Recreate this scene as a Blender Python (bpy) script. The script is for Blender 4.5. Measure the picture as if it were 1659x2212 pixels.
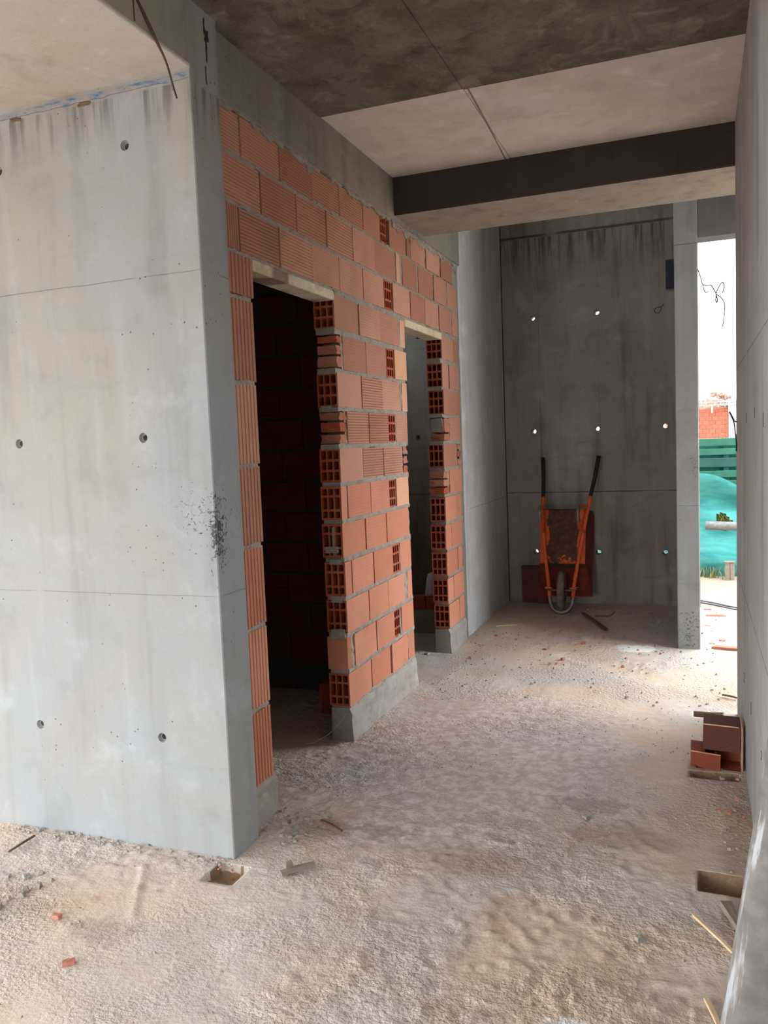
import bpy, bmesh, math, random
import numpy as np
from mathutils import Vector, Matrix

for o in list(bpy.data.objects): bpy.data.objects.remove(o)
SC = bpy.context.scene
COL = SC.collection
random.seed(7)

# ------------------------------------------------------------------ camera
FPX = 1765.0
CW = [[0.9336640724858347, -0.0075764729003512206, -0.35806982113486785],
      [0.3559649232851046, -0.09063799675061139, 0.9300933968885413],
      [-0.0395015587008358, -0.9958550851421236, -0.08192848257338849]]
camd = bpy.data.cameras.new('camera'); cam = bpy.data.objects.new('camera', camd); COL.objects.link(cam)
camd.sensor_fit = 'HORIZONTAL'; camd.sensor_width = 36.0; camd.lens = 36.0*FPX/1659.0
camd.clip_start = 0.05; camd.clip_end = 300
cam.matrix_world = Matrix([[CW[i][0], -CW[i][1], -CW[i][2], (0, 0, 1.5)[i]] for i in range(3)] + [[0, 0, 0, 1]])
SC.camera = cam

# ------------------------------------------------------------------ world (bright overcast sky) and exposure
wd = bpy.data.worlds.new('overcast_sky'); SC.world = wd; wd.use_nodes = True
wn = wd.node_tree.nodes; wn.clear()
wb = wn.new('ShaderNodeBackground'); wo = wn.new('ShaderNodeOutputWorld')
wb.inputs[0].default_value = (0.93, 0.97, 1.0, 1); wb.inputs[1].default_value = 1.0
wd.node_tree.links.new(wb.outputs[0], wo.inputs[0])
vs = SC.view_settings
vs.view_transform = 'Standard'; vs.look = 'None'; vs.gamma = 1.0; vs.use_curve_mapping = False
vs.exposure = 3.15

# ------------------------------------------------------------------ helpers
def lin(r, g, b):
    f = lambda c: ((c/255+0.055)/1.055)**2.4 if c > 10 else c/255/12.92
    return (f(r), f(g), f(b), 1.0)

class NT:
    """small node tree builder"""
    def __init__(s, name):
        s.m = bpy.data.materials.new(name); s.m.use_nodes = True
        s.t = s.m.node_tree; s.t.nodes.clear()
        s.bs = s.t.nodes.new('ShaderNodeBsdfPrincipled'); s.out = s.t.nodes.new('ShaderNodeOutputMaterial')
        s.t.links.new(s.bs.outputs[0], s.out.inputs[0])
        s.co = s.t.nodes.new('ShaderNodeTexCoord').outputs['Object']
    def put(s, sock, v):
        if isinstance(v, bpy.types.NodeSocket): s.t.links.new(v, sock)
        else: sock.default_value = v
    def math(s, op, a, b=0.0, c=None, clamp=False):
        n = s.t.nodes.new('ShaderNodeMath'); n.operation = op; n.use_clamp = clamp
        s.put(n.inputs[0], a); s.put(n.inputs[1], b)
        if c is not None: s.put(n.inputs[2], c)
        return n.outputs[0]
    def vmul(s, v, k):
        n = s.t.nodes.new('ShaderNodeVectorMath'); n.operation = 'MULTIPLY'
        s.put(n.inputs[0], v); n.inputs[1].default_value = k; return n.outputs[0]
    def vadd(s, v, k):
        n = s.t.nodes.new('ShaderNodeVectorMath'); n.operation = 'ADD'
        s.put(n.inputs[0], v); s.put(n.inputs[1], k); return n.outputs[0]
    def vlen(s, v):
        n = s.t.nodes.new('ShaderNodeVectorMath'); n.operation = 'LENGTH'; s.put(n.inputs[0], v); return n.outputs['Value']
    def noise(s, scale, detail=4, rough=.55, dist=0.0, vec=None):
        n = s.t.nodes.new('ShaderNodeTexNoise'); s.put(n.inputs['Vector'], vec if vec is not None else s.co)
        n.inputs['Scale'].default_value = scale; n.inputs['Detail'].default_value = detail
        n.inputs['Roughness'].default_value = rough; n.inputs['Distortion'].default_value = dist
        return n.outputs[0]
    def voro(s, scale, vec=None, feature='F1'):
        n = s.t.nodes.new('ShaderNodeTexVoronoi'); n.feature = feature
        s.put(n.inputs['Vector'], vec if vec is not None else s.co); n.inputs['Scale'].default_value = scale
        return n.outputs['Distance']
    def step(s, v, a, b):
        n = s.t.nodes.new('ShaderNodeMapRange'); n.interpolation_type = 'SMOOTHSTEP'
        s.put(n.inputs[0], v); n.inputs[1].default_value = a; n.inputs[2].default_value = b
        n.inputs[3].default_value = 0; n.inputs[4].default_value = 1; return n.outputs[0]
    def mix(s, f, a, b, mode='MIX'):
        n = s.t.nodes.new('ShaderNodeMix'); n.data_type = 'RGBA'; n.blend_type = mode
        s.put(n.inputs[0], f); s.put(n.inputs[6], a); s.put(n.inputs[7], b); return n.outputs[2]
    def sep(s, v=None):
        n = s.t.nodes.new('ShaderNodeSeparateXYZ'); s.put(n.inputs[0], v if v is not None else s.co); return n.outputs
    def rnd(s):
        return s.t.nodes.new('ShaderNodeObjectInfo').outputs['Random']
    def bump(s, h, strength=.5, dist=.01, normal=None):
        n = s.t.nodes.new('ShaderNodeBump'); n.inputs['Strength'].default_value = strength
        n.inputs['Distance'].default_value = dist; s.put(n.inputs['Height'], h)
        if normal is not None: s.put(n.inputs['Normal'], normal)
        return n.outputs[0]
    def done(s, col, rough=.85, normal=None, metal=0.0, spec=.3, trans=0.0):
        s.put(s.bs.inputs['Base Color'], col); s.put(s.bs.inputs['Roughness'], rough)
        s.bs.inputs['Metallic'].default_value = metal; s.bs.inputs['Specular IOR Level'].default_value = spec
        if trans: s.bs.inputs['Transmission Weight'].default_value = trans
        if normal is not None: s.put(s.bs.inputs['Normal'], normal)
        return s.m

def plain(name, c, rough=.7, metal=0.0, var=.15, scale=30, bump=.0):
    t = NT(name); n = t.noise(scale, 5)
    d = tuple(x*(1-var*2) for x in c[:3])+(1,)
    col = t.mix(t.step(n, .3, .7), d, c)
    return t.done(col, rough, t.bump(n, .4, bump) if bump else None, metal)

def concrete(name, base, dark, warm, streak=.55, seams=(), pits=.6, honey=(), rough=.8, drips=(), mott=None, grain=.5, big=1.0):
    t = NT(name); x, y, z = t.sep()
    cloud = t.noise(1.3*big, 4, .6, .6)
    cloud2 = t.noise(3.7*big, 4, .62, .3, t.vadd(t.co, (7.3, 1.1, 4.2)))
    st = t.noise(2.2, 4, .6, .2, t.vmul(t.co, (4.0, 4.0, .35)))          # vertical runs
    fine = t.noise(70, 4, .7)
    lite = tuple(min(1, c*1.28+.01) for c in base[:3])+(1,)
    col = t.mix(t.step(cloud, .36, .68), base, warm)
    col = t.mix(t.math('MULTIPLY', t.step(st, .5, .75), streak), col, dark)
    col = t.mix(t.math('MULTIPLY', t.step(st, .44, .30), .45*streak+.1), col, lite)
    if streak > .2:
        hz = t.noise(2.0, 4, .6, .2, t.vmul(t.co, (1.2, 1.2, 7.0)))      # horizontal smears
        col = t.mix(t.math('MULTIPLY', t.step(hz, .55, .8), streak*.55), col, dark)
    col = t.mix(t.math('MULTIPLY', t.step(cloud2, .52, .78), .5), col, dark)
    col = t.mix(t.math('MULTIPLY', t.step(cloud2, .46, .26), .6), col, lite)
    col = t.mix(t.math('MULTIPLY', t.step(fine, .62, .3), .22*grain), col, dark)
    if mott:
        mo = t.noise(4.5, 8, .68, .8, t.vadd(t.co, (1.7, 2.9, 0)))
        col = t.mix(t.math('MULTIPLY', t.step(mo, .52, .68), .55), col, mott)
        col = t.mix(t.math('MULTIPLY', t.step(mo, .44, .34), .5), col, tuple(c*.6 for c in dark[:3])+(1,))
    black = tuple(c*.18 for c in dark[:3])+(1,)
    if pits:                                                             # air holes, gathered in patches
        v = t.voro(26); pm = t.noise(2.3, 2)
        p = t.math('MULTIPLY', t.step(v, .105, .06), t.step(pm, .57-.1*pits, .64-.1*pits))
        col = t.mix(t.math('MULTIPLY', p, .85), col, black)
    if honey:                                                            # honeycombed rock pockets in the pour
        rag = t.noise(60, 4, .75, .9)
        for c, r, amt in honey:
            d = t.vlen(t.vmul(t.vadd(t.co, tuple(-k for k in c)), tuple(1.0/k for k in r)))
            m = t.step(t.math('ADD', t.math('MULTIPLY', t.step(d, 1.0, .0), amt), rag), .645, .69)
            m = t.math('MULTIPLY', m, t.step(d, 1.0, .8))
            col = t.mix(t.math('MULTIPLY', m, .85), col, black)
    ax = {'x': x, 'y': y, 'z': z}
    if seams:                                                            # shutter-board joints
        nn = t.noise(4, 3); wob = t.math('MULTIPLY', t.math('SUBTRACT', nn, .5), .012); fade = t.step(nn, .3, .5)
        for a, pos, wdt, amt in seams:
            dd = t.math('ABSOLUTE', t.math('ADD', t.math('SUBTRACT', ax[a], pos), wob))
            m = t.math('MULTIPLY', t.math('MULTIPLY', t.step(dd, wdt, wdt*.35), amt), fade)
            col = t.mix(m, col, tuple(c*.3 for c in dark[:3])+(1,))
    for zt, ln, amt in drips:                                            # laitance runs below a joint
        run = t.noise(9, 3, .6, .1, t.vmul(t.co, (3.5, 3.5, .22)))
        below = t.math('MULTIPLY', t.step(z, zt+.01, zt), t.step(z, zt-ln, zt))
        m = t.math('MULTIPLY', below, t.step(run, .44, .66))
        col = t.mix(t.math('MULTIPLY', m, amt), col, tuple(c*.45 for c in dark[:3])+(1,))
    return t.done(col, rough, t.bump(fine, .3, .003))

def link(name, me, mat=None, parent=None):
    o = bpy.data.objects.new(name, me); COL.objects.link(o)
    if mat is not None and me is not None and len(me.materials) == 0: me.materials.append(mat)
    if parent is not None: o.parent = parent
    return o
def mesh(name, v, f, mat, parent=None, smooth=False):
    me = bpy.data.meshes.new(name); me.from_pydata([tuple(p) for p in v], [], [tuple(q) for q in f]); me.update()
    bm = bmesh.new(); bm.from_mesh(me); bmesh.ops.recalc_face_normals(bm, faces=bm.faces); bm.to_mesh(me); bm.free()
    if smooth:
        for p in me.polygons: p.use_smooth = True
    return link(name, me, mat, parent)
def empty(name, loc=(0, 0, 0)):
    o = bpy.data.objects.new(name, None); COL.objects.link(o); o.location = loc; o.empty_display_size = .05; return o
def tag(o, label, cat, group=None, kind=None):
    o['label'] = label; o['category'] = cat
    if group: o['group'] = group
    if kind: o['kind'] = kind
    return o
def boxdata(x, y, z):
    v = [(a, b, c) for c in z for b in y for a in x]
    f = [(0, 2, 3, 1), (4, 5, 7, 6), (0, 1, 5, 4), (2, 6, 7, 3), (0, 4, 6, 2), (1, 3, 7, 5)]
    return v, f
def box(name, x, y, z, mat, parent=None, bev=0.0, seg=1):
    v, f = boxdata(x, y, z)
    o = mesh(name, v, f, mat, parent)
    if bev: bevel(o, bev, seg)
    return o
def bevel(o, w, seg=1):
    bm = bmesh.new(); bm.from_mesh(o.data)
    bmesh.ops.bevel(bm, geom=list(bm.edges), offset=w, segments=seg, affect='EDGES', profile=.5)
    bm.to_mesh(o.data); bm.free()
def cut(o, cutters):
    """subtract cutter meshes for good"""
    for c in cutters:
        m = o.modifiers.new('b', 'BOOLEAN'); m.operation = 'DIFFERENCE'; m.object = c; m.solver = 'EXACT'
    dg = bpy.context.evaluated_depsgraph_get()
    me = bpy.data.meshes.new_from_object(o.evaluated_get(dg)); old = o.data
    o.modifiers.clear(); o.data = me; bpy.data.meshes.remove(old)
    for c in cutters: bpy.data.objects.remove(c)
def cone_y(cx, cz, y0, y1, r0, r1, n=18):
    v = [(cx+r0*math.cos(2*math.pi*i/n), y0, cz+r0*math.sin(2*math.pi*i/n)) for i in range(n)]
    v += [(cx+r1*math.cos(2*math.pi*i/n), y1, cz+r1*math.sin(2*math.pi*i/n)) for i in range(n)]
    f = [(i, (i+1) % n, n+(i+1) % n, n+i) for i in range(n)]+[tuple(range(n)), tuple(range(n, 2*n))]
    return mesh('cutter', v, f, None)
def spline(pts, k=6):
    P = [Vector(p) for p in pts]; out = []
    for i in range(len(P)-1):
        p0 = P[max(i-1, 0)]; p1 = P[i]; p2 = P[i+1]; p3 = P[min(i+2, len(P)-1)]
        for j in range(k):
            t = j/k
            out.append(.5*((2*p1)+(p2-p0)*t+(2*p0-5*p1+4*p2-p3)*t*t+(3*p1-p0-3*p2+p3)*t**3))
    return out+[P[-1]]
def tubedata(P, r, n=10, caps=True):
    P = [Vector(p) for p in P]; rr = r if isinstance(r, (list, tuple)) else [r]*len(P)
    v, f = [], []; up = None
    for i, p in enumerate(P):
        d = (P[min(i+1, len(P)-1)]-P[max(i-1, 0)]).normalized()
        if up is None:
            up = Vector((0, 0, 1)) if abs(d.z) < .9 else Vector((1, 0, 0))
        a = d.cross(up).normalized(); b = a.cross(d).normalized(); up = b
        for j in range(n):
            an = 2*math.pi*j/n; v.append(p+(a*math.cos(an)+b*math.sin(an))*rr[i])
    for i in range(len(P)-1):
        for j in range(n): f.append((i*n+j, i*n+(j+1) % n, (i+1)*n+(j+1) % n, (i+1)*n+j))
    if caps: f += [tuple(range(n)), tuple(range((len(P)-1)*n, len(P)*n))]
    return v, f
def tube(name, pts, r, mat, parent=None, n=10, k=6):
    P = spline(pts, k) if k > 1 else pts
    if isinstance(r, (list, tuple)) and k > 1:
        r = list(np.interp(np.linspace(0, len(pts)-1, len(P)), range(len(pts)), r))
    v, f = tubedata(P, r, n); return mesh(name, v, f, mat, parent, True)
def chunk(name, c, size, mat, parent=None, seed=0, rot=0.0, sub=1, jit=.18):
    """irregular broken lump"""
    rg = random.Random(seed); bm = bmesh.new(); bmesh.ops.create_cube(bm, size=1.0)
    bmesh.ops.subdivide_edges(bm, edges=list(bm.edges), cuts=sub, use_grid_fill=True)
    for q in bm.verts:
        q.co = Vector((q.co.x*size[0]*(1+rg.uniform(-jit, jit)), q.co.y*size[1]*(1+rg.uniform(-jit, jit)), q.co.z*size[2]*(1+rg.uniform(-jit, jit))))
    bmesh.ops.rotate(bm, verts=bm.verts, cent=(0, 0, 0), matrix=Matrix.Rotation(rot, 3, 'Z'))
    zmin = min(q.co.z for q in bm.verts)
    me = bpy.data.meshes.new(name); bm.to_mesh(me); bm.free()
    o = link(name, me, mat, parent); o.location = c; return o
_rng = np.random.RandomState(3); _T = _rng.rand(256, 256)
def vn(x, y, s=0):
    """smooth value noise, arrays in, 0..1 out"""
    x = np.asarray(x, float)+s*17.31+900; y = np.asarray(y, float)+s*9.77+900
    i = np.floor(x).astype(int); j = np.floor(y).astype(int); u = x-i; w = y-j
    u = u*u*(3-2*u); w = w*w*(3-2*w); i %= 256; j %= 256; i1 = (i+1) % 256; j1 = (j+1) % 256
    return (_T[i, j]*(1-u)+_T[i1, j]*u)*(1-w)+(_T[i, j1]*(1-u)+_T[i1, j1]*u)*w
def fbm(x, y, s=0, o=4):
    r = 0; a = .5
    for k in range(o): r = r+a*vn(np.asarray(x)*2**k, np.asarray(y)*2**k, s+k); a *= .5
    return r
n1 = lambda x, s=0: float(vn(x, s*3.7+.5, s))-.5

# ------------------------------------------------------------------ materials
M = {}
M['pillar'] = concrete('concrete_pale', lin(145, 149, 152), lin(119, 119, 117), lin(150, 147, 140), .45,
    seams=[('z', 2.13, .003, .5), ('z', .98, .0025, .45)], pits=.55,
    honey=[((-1.60, 2.49, 1.21), (.055, .12, .24), .22), ((-1.68, 2.49, 1.27), (.20, .3, .17), .085)], drips=[(2.76, .2, .7)])
M['soffit_left'] = concrete('concrete_soffit_pale', lin(188, 186, 184), lin(148, 142, 134), lin(188, 180, 168), .25, pits=0, big=1.6)
M['edge'] = concrete('concrete_slab_edge', lin(152, 151, 143), lin(112, 110, 102), lin(146, 140, 126), .4, pits=.3)
M['dark_ceiling'] = concrete('concrete_wet_stained', lin(118, 110, 99), lin(64, 57, 49), lin(94, 84, 71), .3, pits=.3, rough=.75, big=2.6, grain=1.2, mott=lin(154, 147, 137))
M['light_ceiling'] = concrete('concrete_soffit_light', lin(216, 211, 207), lin(166, 157, 150), lin(208, 199, 190), .3, pits=0, big=1.2)
M['beam_face'] = concrete('concrete_black', lin(56, 49, 47), lin(34, 29, 28), lin(52, 43, 39), .4, pits=0, rough=.6)
M['beam_soffit'] = concrete('concrete_beam_soffit', lin(150, 143, 136), lin(92, 87, 82), lin(156, 146, 134), .4, pits=0, big=2.0)
M['side_beam'] = concrete('concrete_side_beam', lin(134, 130, 121), lin(90, 86, 79), lin(138, 130, 116), .45, pits=.35, big=1.5, grain=.9)
M['niche'] = concrete('concrete_niche', lin(196, 199, 201), lin(152, 154, 155), lin(192, 189, 184), .5, seams=[('z', .98, .003, .7)], pits=.55)
M['back'] = concrete('concrete_back', lin(146, 142, 138), lin(96, 94, 92), lin(142, 134, 124), .7,
    seams=[('z', 1.01, .006, .8), ('z', 3.30, .016, .8), ('x', -1.32, .003, .5), ('x', -.8, .002, .4)], pits=.7, drips=[(3.28, .45, .8)])
M['column'] = concrete('concrete_column', lin(136, 139, 141), lin(97, 99, 100), lin(134, 133, 129), .5,
    seams=[('z', 1.0, .003, .6), ('z', 2.76, .004, .7)], pits=.5, honey=[((-.06, 5.96, .12), (.14, .3, .34), .12), ((-.02, 5.96, 1.28), (.06, .3, .12), .10)])
M['lintel_band'] = concrete('concrete_lintel_band', lin(104, 104, 106), lin(74, 74, 76), lin(100, 97, 94), .4, pits=.2)
M['right'] = concrete('concrete_right', lin(154, 155, 155), lin(115, 116, 117), lin(151, 147, 142), .75,
    seams=[('z', .78, .004, .9), ('z', 1.81, .003, .8)], pits=.35)
M['room'] = concrete('concrete_room', lin(132, 126, 114), lin(86, 82, 74), lin(124, 114, 98), .5, pits=.4)
M['mortar'] = concrete('mortar', lin(152, 146, 138), lin(106, 101, 94), lin(146, 137, 126), .1, pits=.9, big=6, grain=1.2)
M['plinth'] = concrete('cement_plinth', lin(156, 152, 146), lin(104, 101, 96), lin(146, 139, 128), .3, pits=.5, big=3, grain=1.0)
M['lintel'] = concrete('precast_lintel', lin(205, 192, 170), lin(128, 106, 80), lin(196, 178, 150), .1, pits=.3, big=5)

def brickmat(name, lo, hi, white=.35, dust=.0):
    t = NT(name); r = t.rnd()
    col = t.mix(r, lo, hi)
    geo = t.t.nodes.new('ShaderNodeNewGeometry').outputs['Position']
    big = t.noise(2.4, 5, .6, .4, geo); sm = t.noise(22, 6, .7, .5, geo); fi = t.noise(110, 4, .7, 0, geo)
    col = t.mix(t.math('MULTIPLY', t.step(big, .45, .75), .45), col, tuple(c*.72 for c in lo[:3])+(1,))
    col = t.mix(t.math('MULTIPLY', t.step(sm, .60, .76), white), col, lin(206, 172, 152))
    col = t.mix(t.math('MULTIPLY', t.step(sm, .38, .26), .35), col, tuple(c*.55 for c in lo[:3])+(1,))
    col = t.mix(t.math('MULTIPLY', t.step(fi, .35, .2), .3), col, tuple(c*.5 for c in lo[:3])+(1,))
    return t.done(col, .85, t.bump(fi, .35, .003))
M['brick'] = brickmat('terracotta', lin(162, 112, 91), lin(188, 140, 118))
M['brick_low'] = brickmat('terracotta_clean', lin(182, 117, 91), lin(202, 141, 115), .45)
M['brick_pale'] = brickmat('terracotta_pale', lin(204, 156, 124), lin(212, 166, 134), .2)
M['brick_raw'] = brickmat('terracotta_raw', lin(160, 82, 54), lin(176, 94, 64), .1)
M['brick_dark'] = brickmat('terracotta_dark', lin(84, 52, 42), lin(96, 58, 46), .05)  # darkened so the upper cut brick's backlit shade sits in its colour
M['brick_shade'] = brickmat('terracotta_shade_tone', lin(128, 62, 44), lin(138, 70, 50), .1)  # deeper terracotta, the lower cut brick's shade put into the colour
M['brick_shade_toned'] = brickmat('terracotta_painted_shade', lin(84, 40, 32), lin(98, 48, 38), .1)  # darkened clay, the unlit room's gloom painted into the colour
M['mortar_shade_toned'] = concrete('mortar_painted_shade', lin(70, 68, 68), lin(44, 42, 42), lin(66, 62, 58), .1, pits=0)  # mortar darkened the same way, shade of the dark room
M['chip'] = brickmat('terracotta_chip', lin(160, 104, 84), lin(182, 124, 102), .5)

def floormat():
    t = NT('rough_screed'); x, y, z = t.sep()
    big = t.noise(.9, 6, .6, .6); mid = t.noise(3.3, 6, .65, .5, t.vadd(t.co, (4, 9, 0))); sm = t.noise(17, 6, .7, .4)
    fi = t.noise(75, 5, .75, .3); vf = t.noise(190, 3, .7)
    sand = lin(204, 183, 163); grey = lin(191, 181, 172); brown = lin(182, 155, 134); white = lin(226, 219, 212); darkc = lin(122, 106, 94)
    col = t.mix(t.step(big, .40, .62), grey, sand)
    col = t.mix(t.math('MULTIPLY', t.step(mid, .52, .74), .7), col, brown)
    col = t.mix(t.math('MULTIPLY', t.step(mid, .44, .28), .55), col, white)
    # grey cement slurry where the mixing was done, along the brick wall
    d = t.vlen(t.vmul(t.vadd(t.co, (1.0, -3.6, 0)), (1/.9, 1/1.35, 0)))
    g = t.math('MULTIPLY', t.step(t.math('ADD', d, t.math('MULTIPLY', t.math('SUBTRACT', mid, .5), 1.2)), 1.05, .5), .75)
    col = t.mix(g, col, t.mix(t.step(sm, .4, .62), lin(172, 162, 155), lin(212, 204, 198)))
    for cx, cy, rx, ry in ((-.32, 1.97, .09, .06), (-.42, 5.9, .2, .14)):                     # dried lime spills
        dd = t.vlen(t.vmul(t.vadd(t.co, (-cx, -cy, 0)), (1/rx, 1/ry, 0)))
        m = t.step(t.math('ADD', dd, t.math('MULTIPLY', t.math('SUBTRACT', sm, .5), 2.2)), .95, .5)
        col = t.mix(m, col, lin(232, 230, 226))
    for cx, cy, rx, ry in ((-1.78, 1.98, .16, .1), (-2.15, 2.0, .14, .09), (-.42, 3.3, .22, .1), (-1.15, 2.85, .18, .07)):       # grey-black splashes
        dd = t.vlen(t.vmul(t.vadd(t.co, (-cx, -cy, 0)), (1/rx, 1/ry, 0)))
        m = t.step(t.math('ADD', dd, t.math('MULTIPLY', t.math('SUBTRACT', sm, .5), 2.6)), .9, .4)
        col = t.mix(t.math('MULTIPLY', m, .35), col, lin(120, 115, 108))
    for cx, cy, rx, ry in ((.17, 3.05, .14, .75), (-1.42, 2.80, .16, .2), (-.75, 2.72, .3, .12), (-.30, 3.05, .3, .16)):       # brown earth trodden in
        dd = t.vlen(t.vmul(t.vadd(t.co, (-cx, -cy, 0)), (1/rx, 1/ry, 0)))
        m = t.step(t.math('ADD', dd, t.math('MULTIPLY', t.math('SUBTRACT', mid, .5), 1.8)), 1.0, .4)
        col = t.mix(t.math('MULTIPLY', m, .5), col, lin(146, 121, 100))
    col = t.mix(t.math('MULTIPLY', t.step(fi, .42, .25), .5), col, darkc)
    col = t.mix(t.math('MULTIPLY', t.step(vf, .35, .2), .4), col, darkc)
    col = t.mix(t.math('MULTIPLY', t.step(sm, .62, .8), .4), col, white)
    h = t.math('MULTIPLY', t.noise(62, 3, .6, 0), t.math('ADD', .25, t.math('MULTIPLY', t.step(t.noise(1.9, 1), .38, .62), 1.3)))
    return t.done(col, .9, t.bump(h, .8, .013), spec=.2)
M['floor'] = floormat()
M['pit'] = concrete('pocket_dirt', lin(150, 126, 102), lin(96, 76, 58), lin(140, 112, 86), .1, pits=.9, big=8, grain=1.5)
M['ground'] = concrete('yard_sand', lin(150, 134, 120), lin(120, 100, 84), lin(160, 136, 116), .1, pits=0, big=2.0, grain=1.0)

# ------------------------------------------------------------------ the shell of the building
def S(o, label, cat='wall'): return tag(o, label, cat, kind='structure')
XB = -1.65                       # corridor face of the brick partition

# floor: one displaced grid with four square pockets left in the screed
POCK = [(-1.637, -1.515, 2.325, 2.452, .030), (-.007, .142, 2.748, 2.885, .060), (-.036, .165, 3.690, 3.765, .045), (-.027, .118, 4.515, 4.608, .032)]
def axis_lines(a, b, step, edges):
    L = list(np.arange(a, b+1e-6, step))
    for e in edges:
        L = [q for q in L if abs(q-e) > .007]; L += [e-.002, e+.002]
    return np.array(sorted(L))
gx = axis_lines(-3.45, .60, .012, sorted({e for p in POCK for e in p[:2]}))
gy = np.concatenate([axis_lines(1.30, 4.70, .012, sorted({e for p in POCK for e in p[2:4]})), np.arange(4.73, 7.47, .03), [7.47]])
GX, GY = np.meshgrid(gx, gy)
rough = np.clip((vn(GX*1.7, GY*1.7, 31)-.25)*1.6, .25, 1.2)
GZ = (fbm(GX*3, GY*3, 5, 3)-.44)*.022 + (fbm(GX*30, GY*30, 9, 2)-.37)*.008*rough + np.maximum(vn(GX*46, GY*46, 12)-.55, 0)*.018*rough
for sx, sy, ex, ey, wd_, dp in ((-.55, 1.95, -.05, 2.35, .008, .006), (-1.45, 1.70, -1.30, 2.15, .007, .004), (-1.9, 2.35, -1.72, 2.05, .008, -.006)):     # scored lines and a trowel ridge
    L2 = (ex-sx)**2+(ey-sy)**2; tt = np.clip(((GX-sx)*(ex-sx)+(GY-sy)*(ey-sy))/L2, 0, 1)
    dd = np.hypot(GX-sx-tt*(ex-sx), GY-sy-tt*(ey-sy)); GZ -= dp*np.exp(-(dd/wd_)**2)
for a, b, c, d, dep in POCK:
    jx = (fbm(GX*30, GY*30, 44, 2)-.37)*.005
    ins = (GX+jx > a) & (GX+jx < b) & (GY+jx > c) & (GY+jx < d)
    GZ = np.where(ins, -dep+(fbm(GX*40, GY*40, 3, 3)-.4)*.03, GZ)
GZ -= GZ[:60].mean()*.0
ny, nx = GX.shape
fv = np.stack([GX.ravel(), GY.ravel(), GZ.ravel()], 1)
ii = (np.arange(ny-1)[:, None]*nx+np.arange(nx-1)[None, :]).ravel()
ff = np.stack([ii, ii+1, ii+nx+1, ii+nx], 1)
me = bpy.data.meshes.new('floor'); me.from_pydata(fv.tolist(), [], ff.tolist()); me.update()
for p in me.polygons: p.use_smooth = True
fl = link('floor', me, M['floor']); S(fl, 'rough sandy cement screed floor with square pockets left in it', 'floor')
cm = np.zeros(len(fv), bool)
me.materials.append(M['pit'])
cen = fv[ff].mean(1); deep = cen[:, 2] < -.014; mi = np.where(deep, 1, 0).astype(np.int32); me.polygons.foreach_set('material_index', mi)
# the slab carries on around the detailed part
slab_parts = [((-6, -3.40), (-2.5, 7.47)), ((.55, 3.0), (-2.5, 5.97)), ((-3.45, .60), (-2.5, 1.36))]
for a, b in slab_parts: box('screed_strip', a, b, (-.1, -.002), M['floor'], fl)
# the yard outside the doorway
def ground():
    xs = np.concatenate([[-60, -20, -8, -3.5], np.arange(-1, 3.0, .06), [4, 8, 20, 60]]); ys = np.concatenate([[-60, -12, -2.4, 5], np.arange(6.0, 11, .06), [13, 20, 40, 90]])
    X, Y = np.meshgrid(xs, ys); Z = -.035+(fbm(X*2.5, Y*2.5, 3, 4)-.45)*.05*((Y > 5.9) & (Y < 11.5))-.10*((Y < 5.9) | (X < -3))
    n = len(xs); v = np.stack([X.ravel(), Y.ravel(), Z.ravel()], 1).tolist()
    f = [(j*n+i, j*n+i+1, (j+1)*n+i+1, (j+1)*n+i) for j in range(len(ys)-1) for i in range(n-1)]
    return mesh('ground', v, f, M['ground'], None, True)
S(ground(), 'pale sandy yard ground outside the doorway', 'ground')

# end wall on the left, with tie holes
M['dark_hole'] = plain('rough_black_pocket', lin(52, 48, 44), .95)
M['rot'] = plain('brown_board_scrap', lin(112, 90, 72), .9)
HZ = (.435, 1.560, 2.594)
wl = box('wall_left', (-5.2, -1.60), (2.486, 2.67), (-.1, 3.04), M['pillar'], None, .004)
cs = []
for hx in (-1.887, -2.472, -3.05, -3.63):
    for hz in HZ:
        cs.append(cone_y(hx, hz, 2.47, 2.50, .0225, .0145)); cs.append(cone_y(hx, hz, 2.49, 2.60, .0115, .0115))
cut(wl, cs)
# small blow-outs along its upper joint
for k, (px, w) in enumerate(((-2.05, .03), (-2.37, .025))):
    chunk('broken_edge', (px, 2.486, 2.765), (w*1.5, .005, .012), M['rot'], wl, 40+k, 0, 3, .5)
for k, (yy, zz, a, b) in enumerate(((2.600, 2.955, .022, .034), (2.588, 2.985, .006, .05), (2.596, 2.90, .006, .06), (2.585, 2.82, .004, .05))):
    chunk('blow_hole', (-1.600, yy, zz), (.004, a, b), M['dark_hole'], wl, 60+k, 0, 3, .45)
S(wl, 'pale board-marked concrete end wall with round tie holes, nearest on the left', 'wall')
# blue chalk line under the slab on the left
t = NT('blue_chalk'); nz = t.noise(16, 5, .7, .4, t.vmul(t.co, (1, 1, 3)))
bl = t.done(t.mix(t.step(nz, .36, .56), lin(70, 104, 146), lin(140, 140, 140)), .9)
v, f = [], []
for i in range(60):
    x = -2.75+i*(1.15/59); w0 = n1(i*.5, 3)*.006; v += [(x, 2.4835, 2.792), (x, 2.4835, 2.772+w0)]
    if i: f.append((2*i-2, 2*i-1, 2*i+1, 2*i))
ch = mesh('chalk_line', v, f, bl, wl)
md = ch.modifiers.new('s', 'SOLIDIFY'); md.thickness = .002

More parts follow.
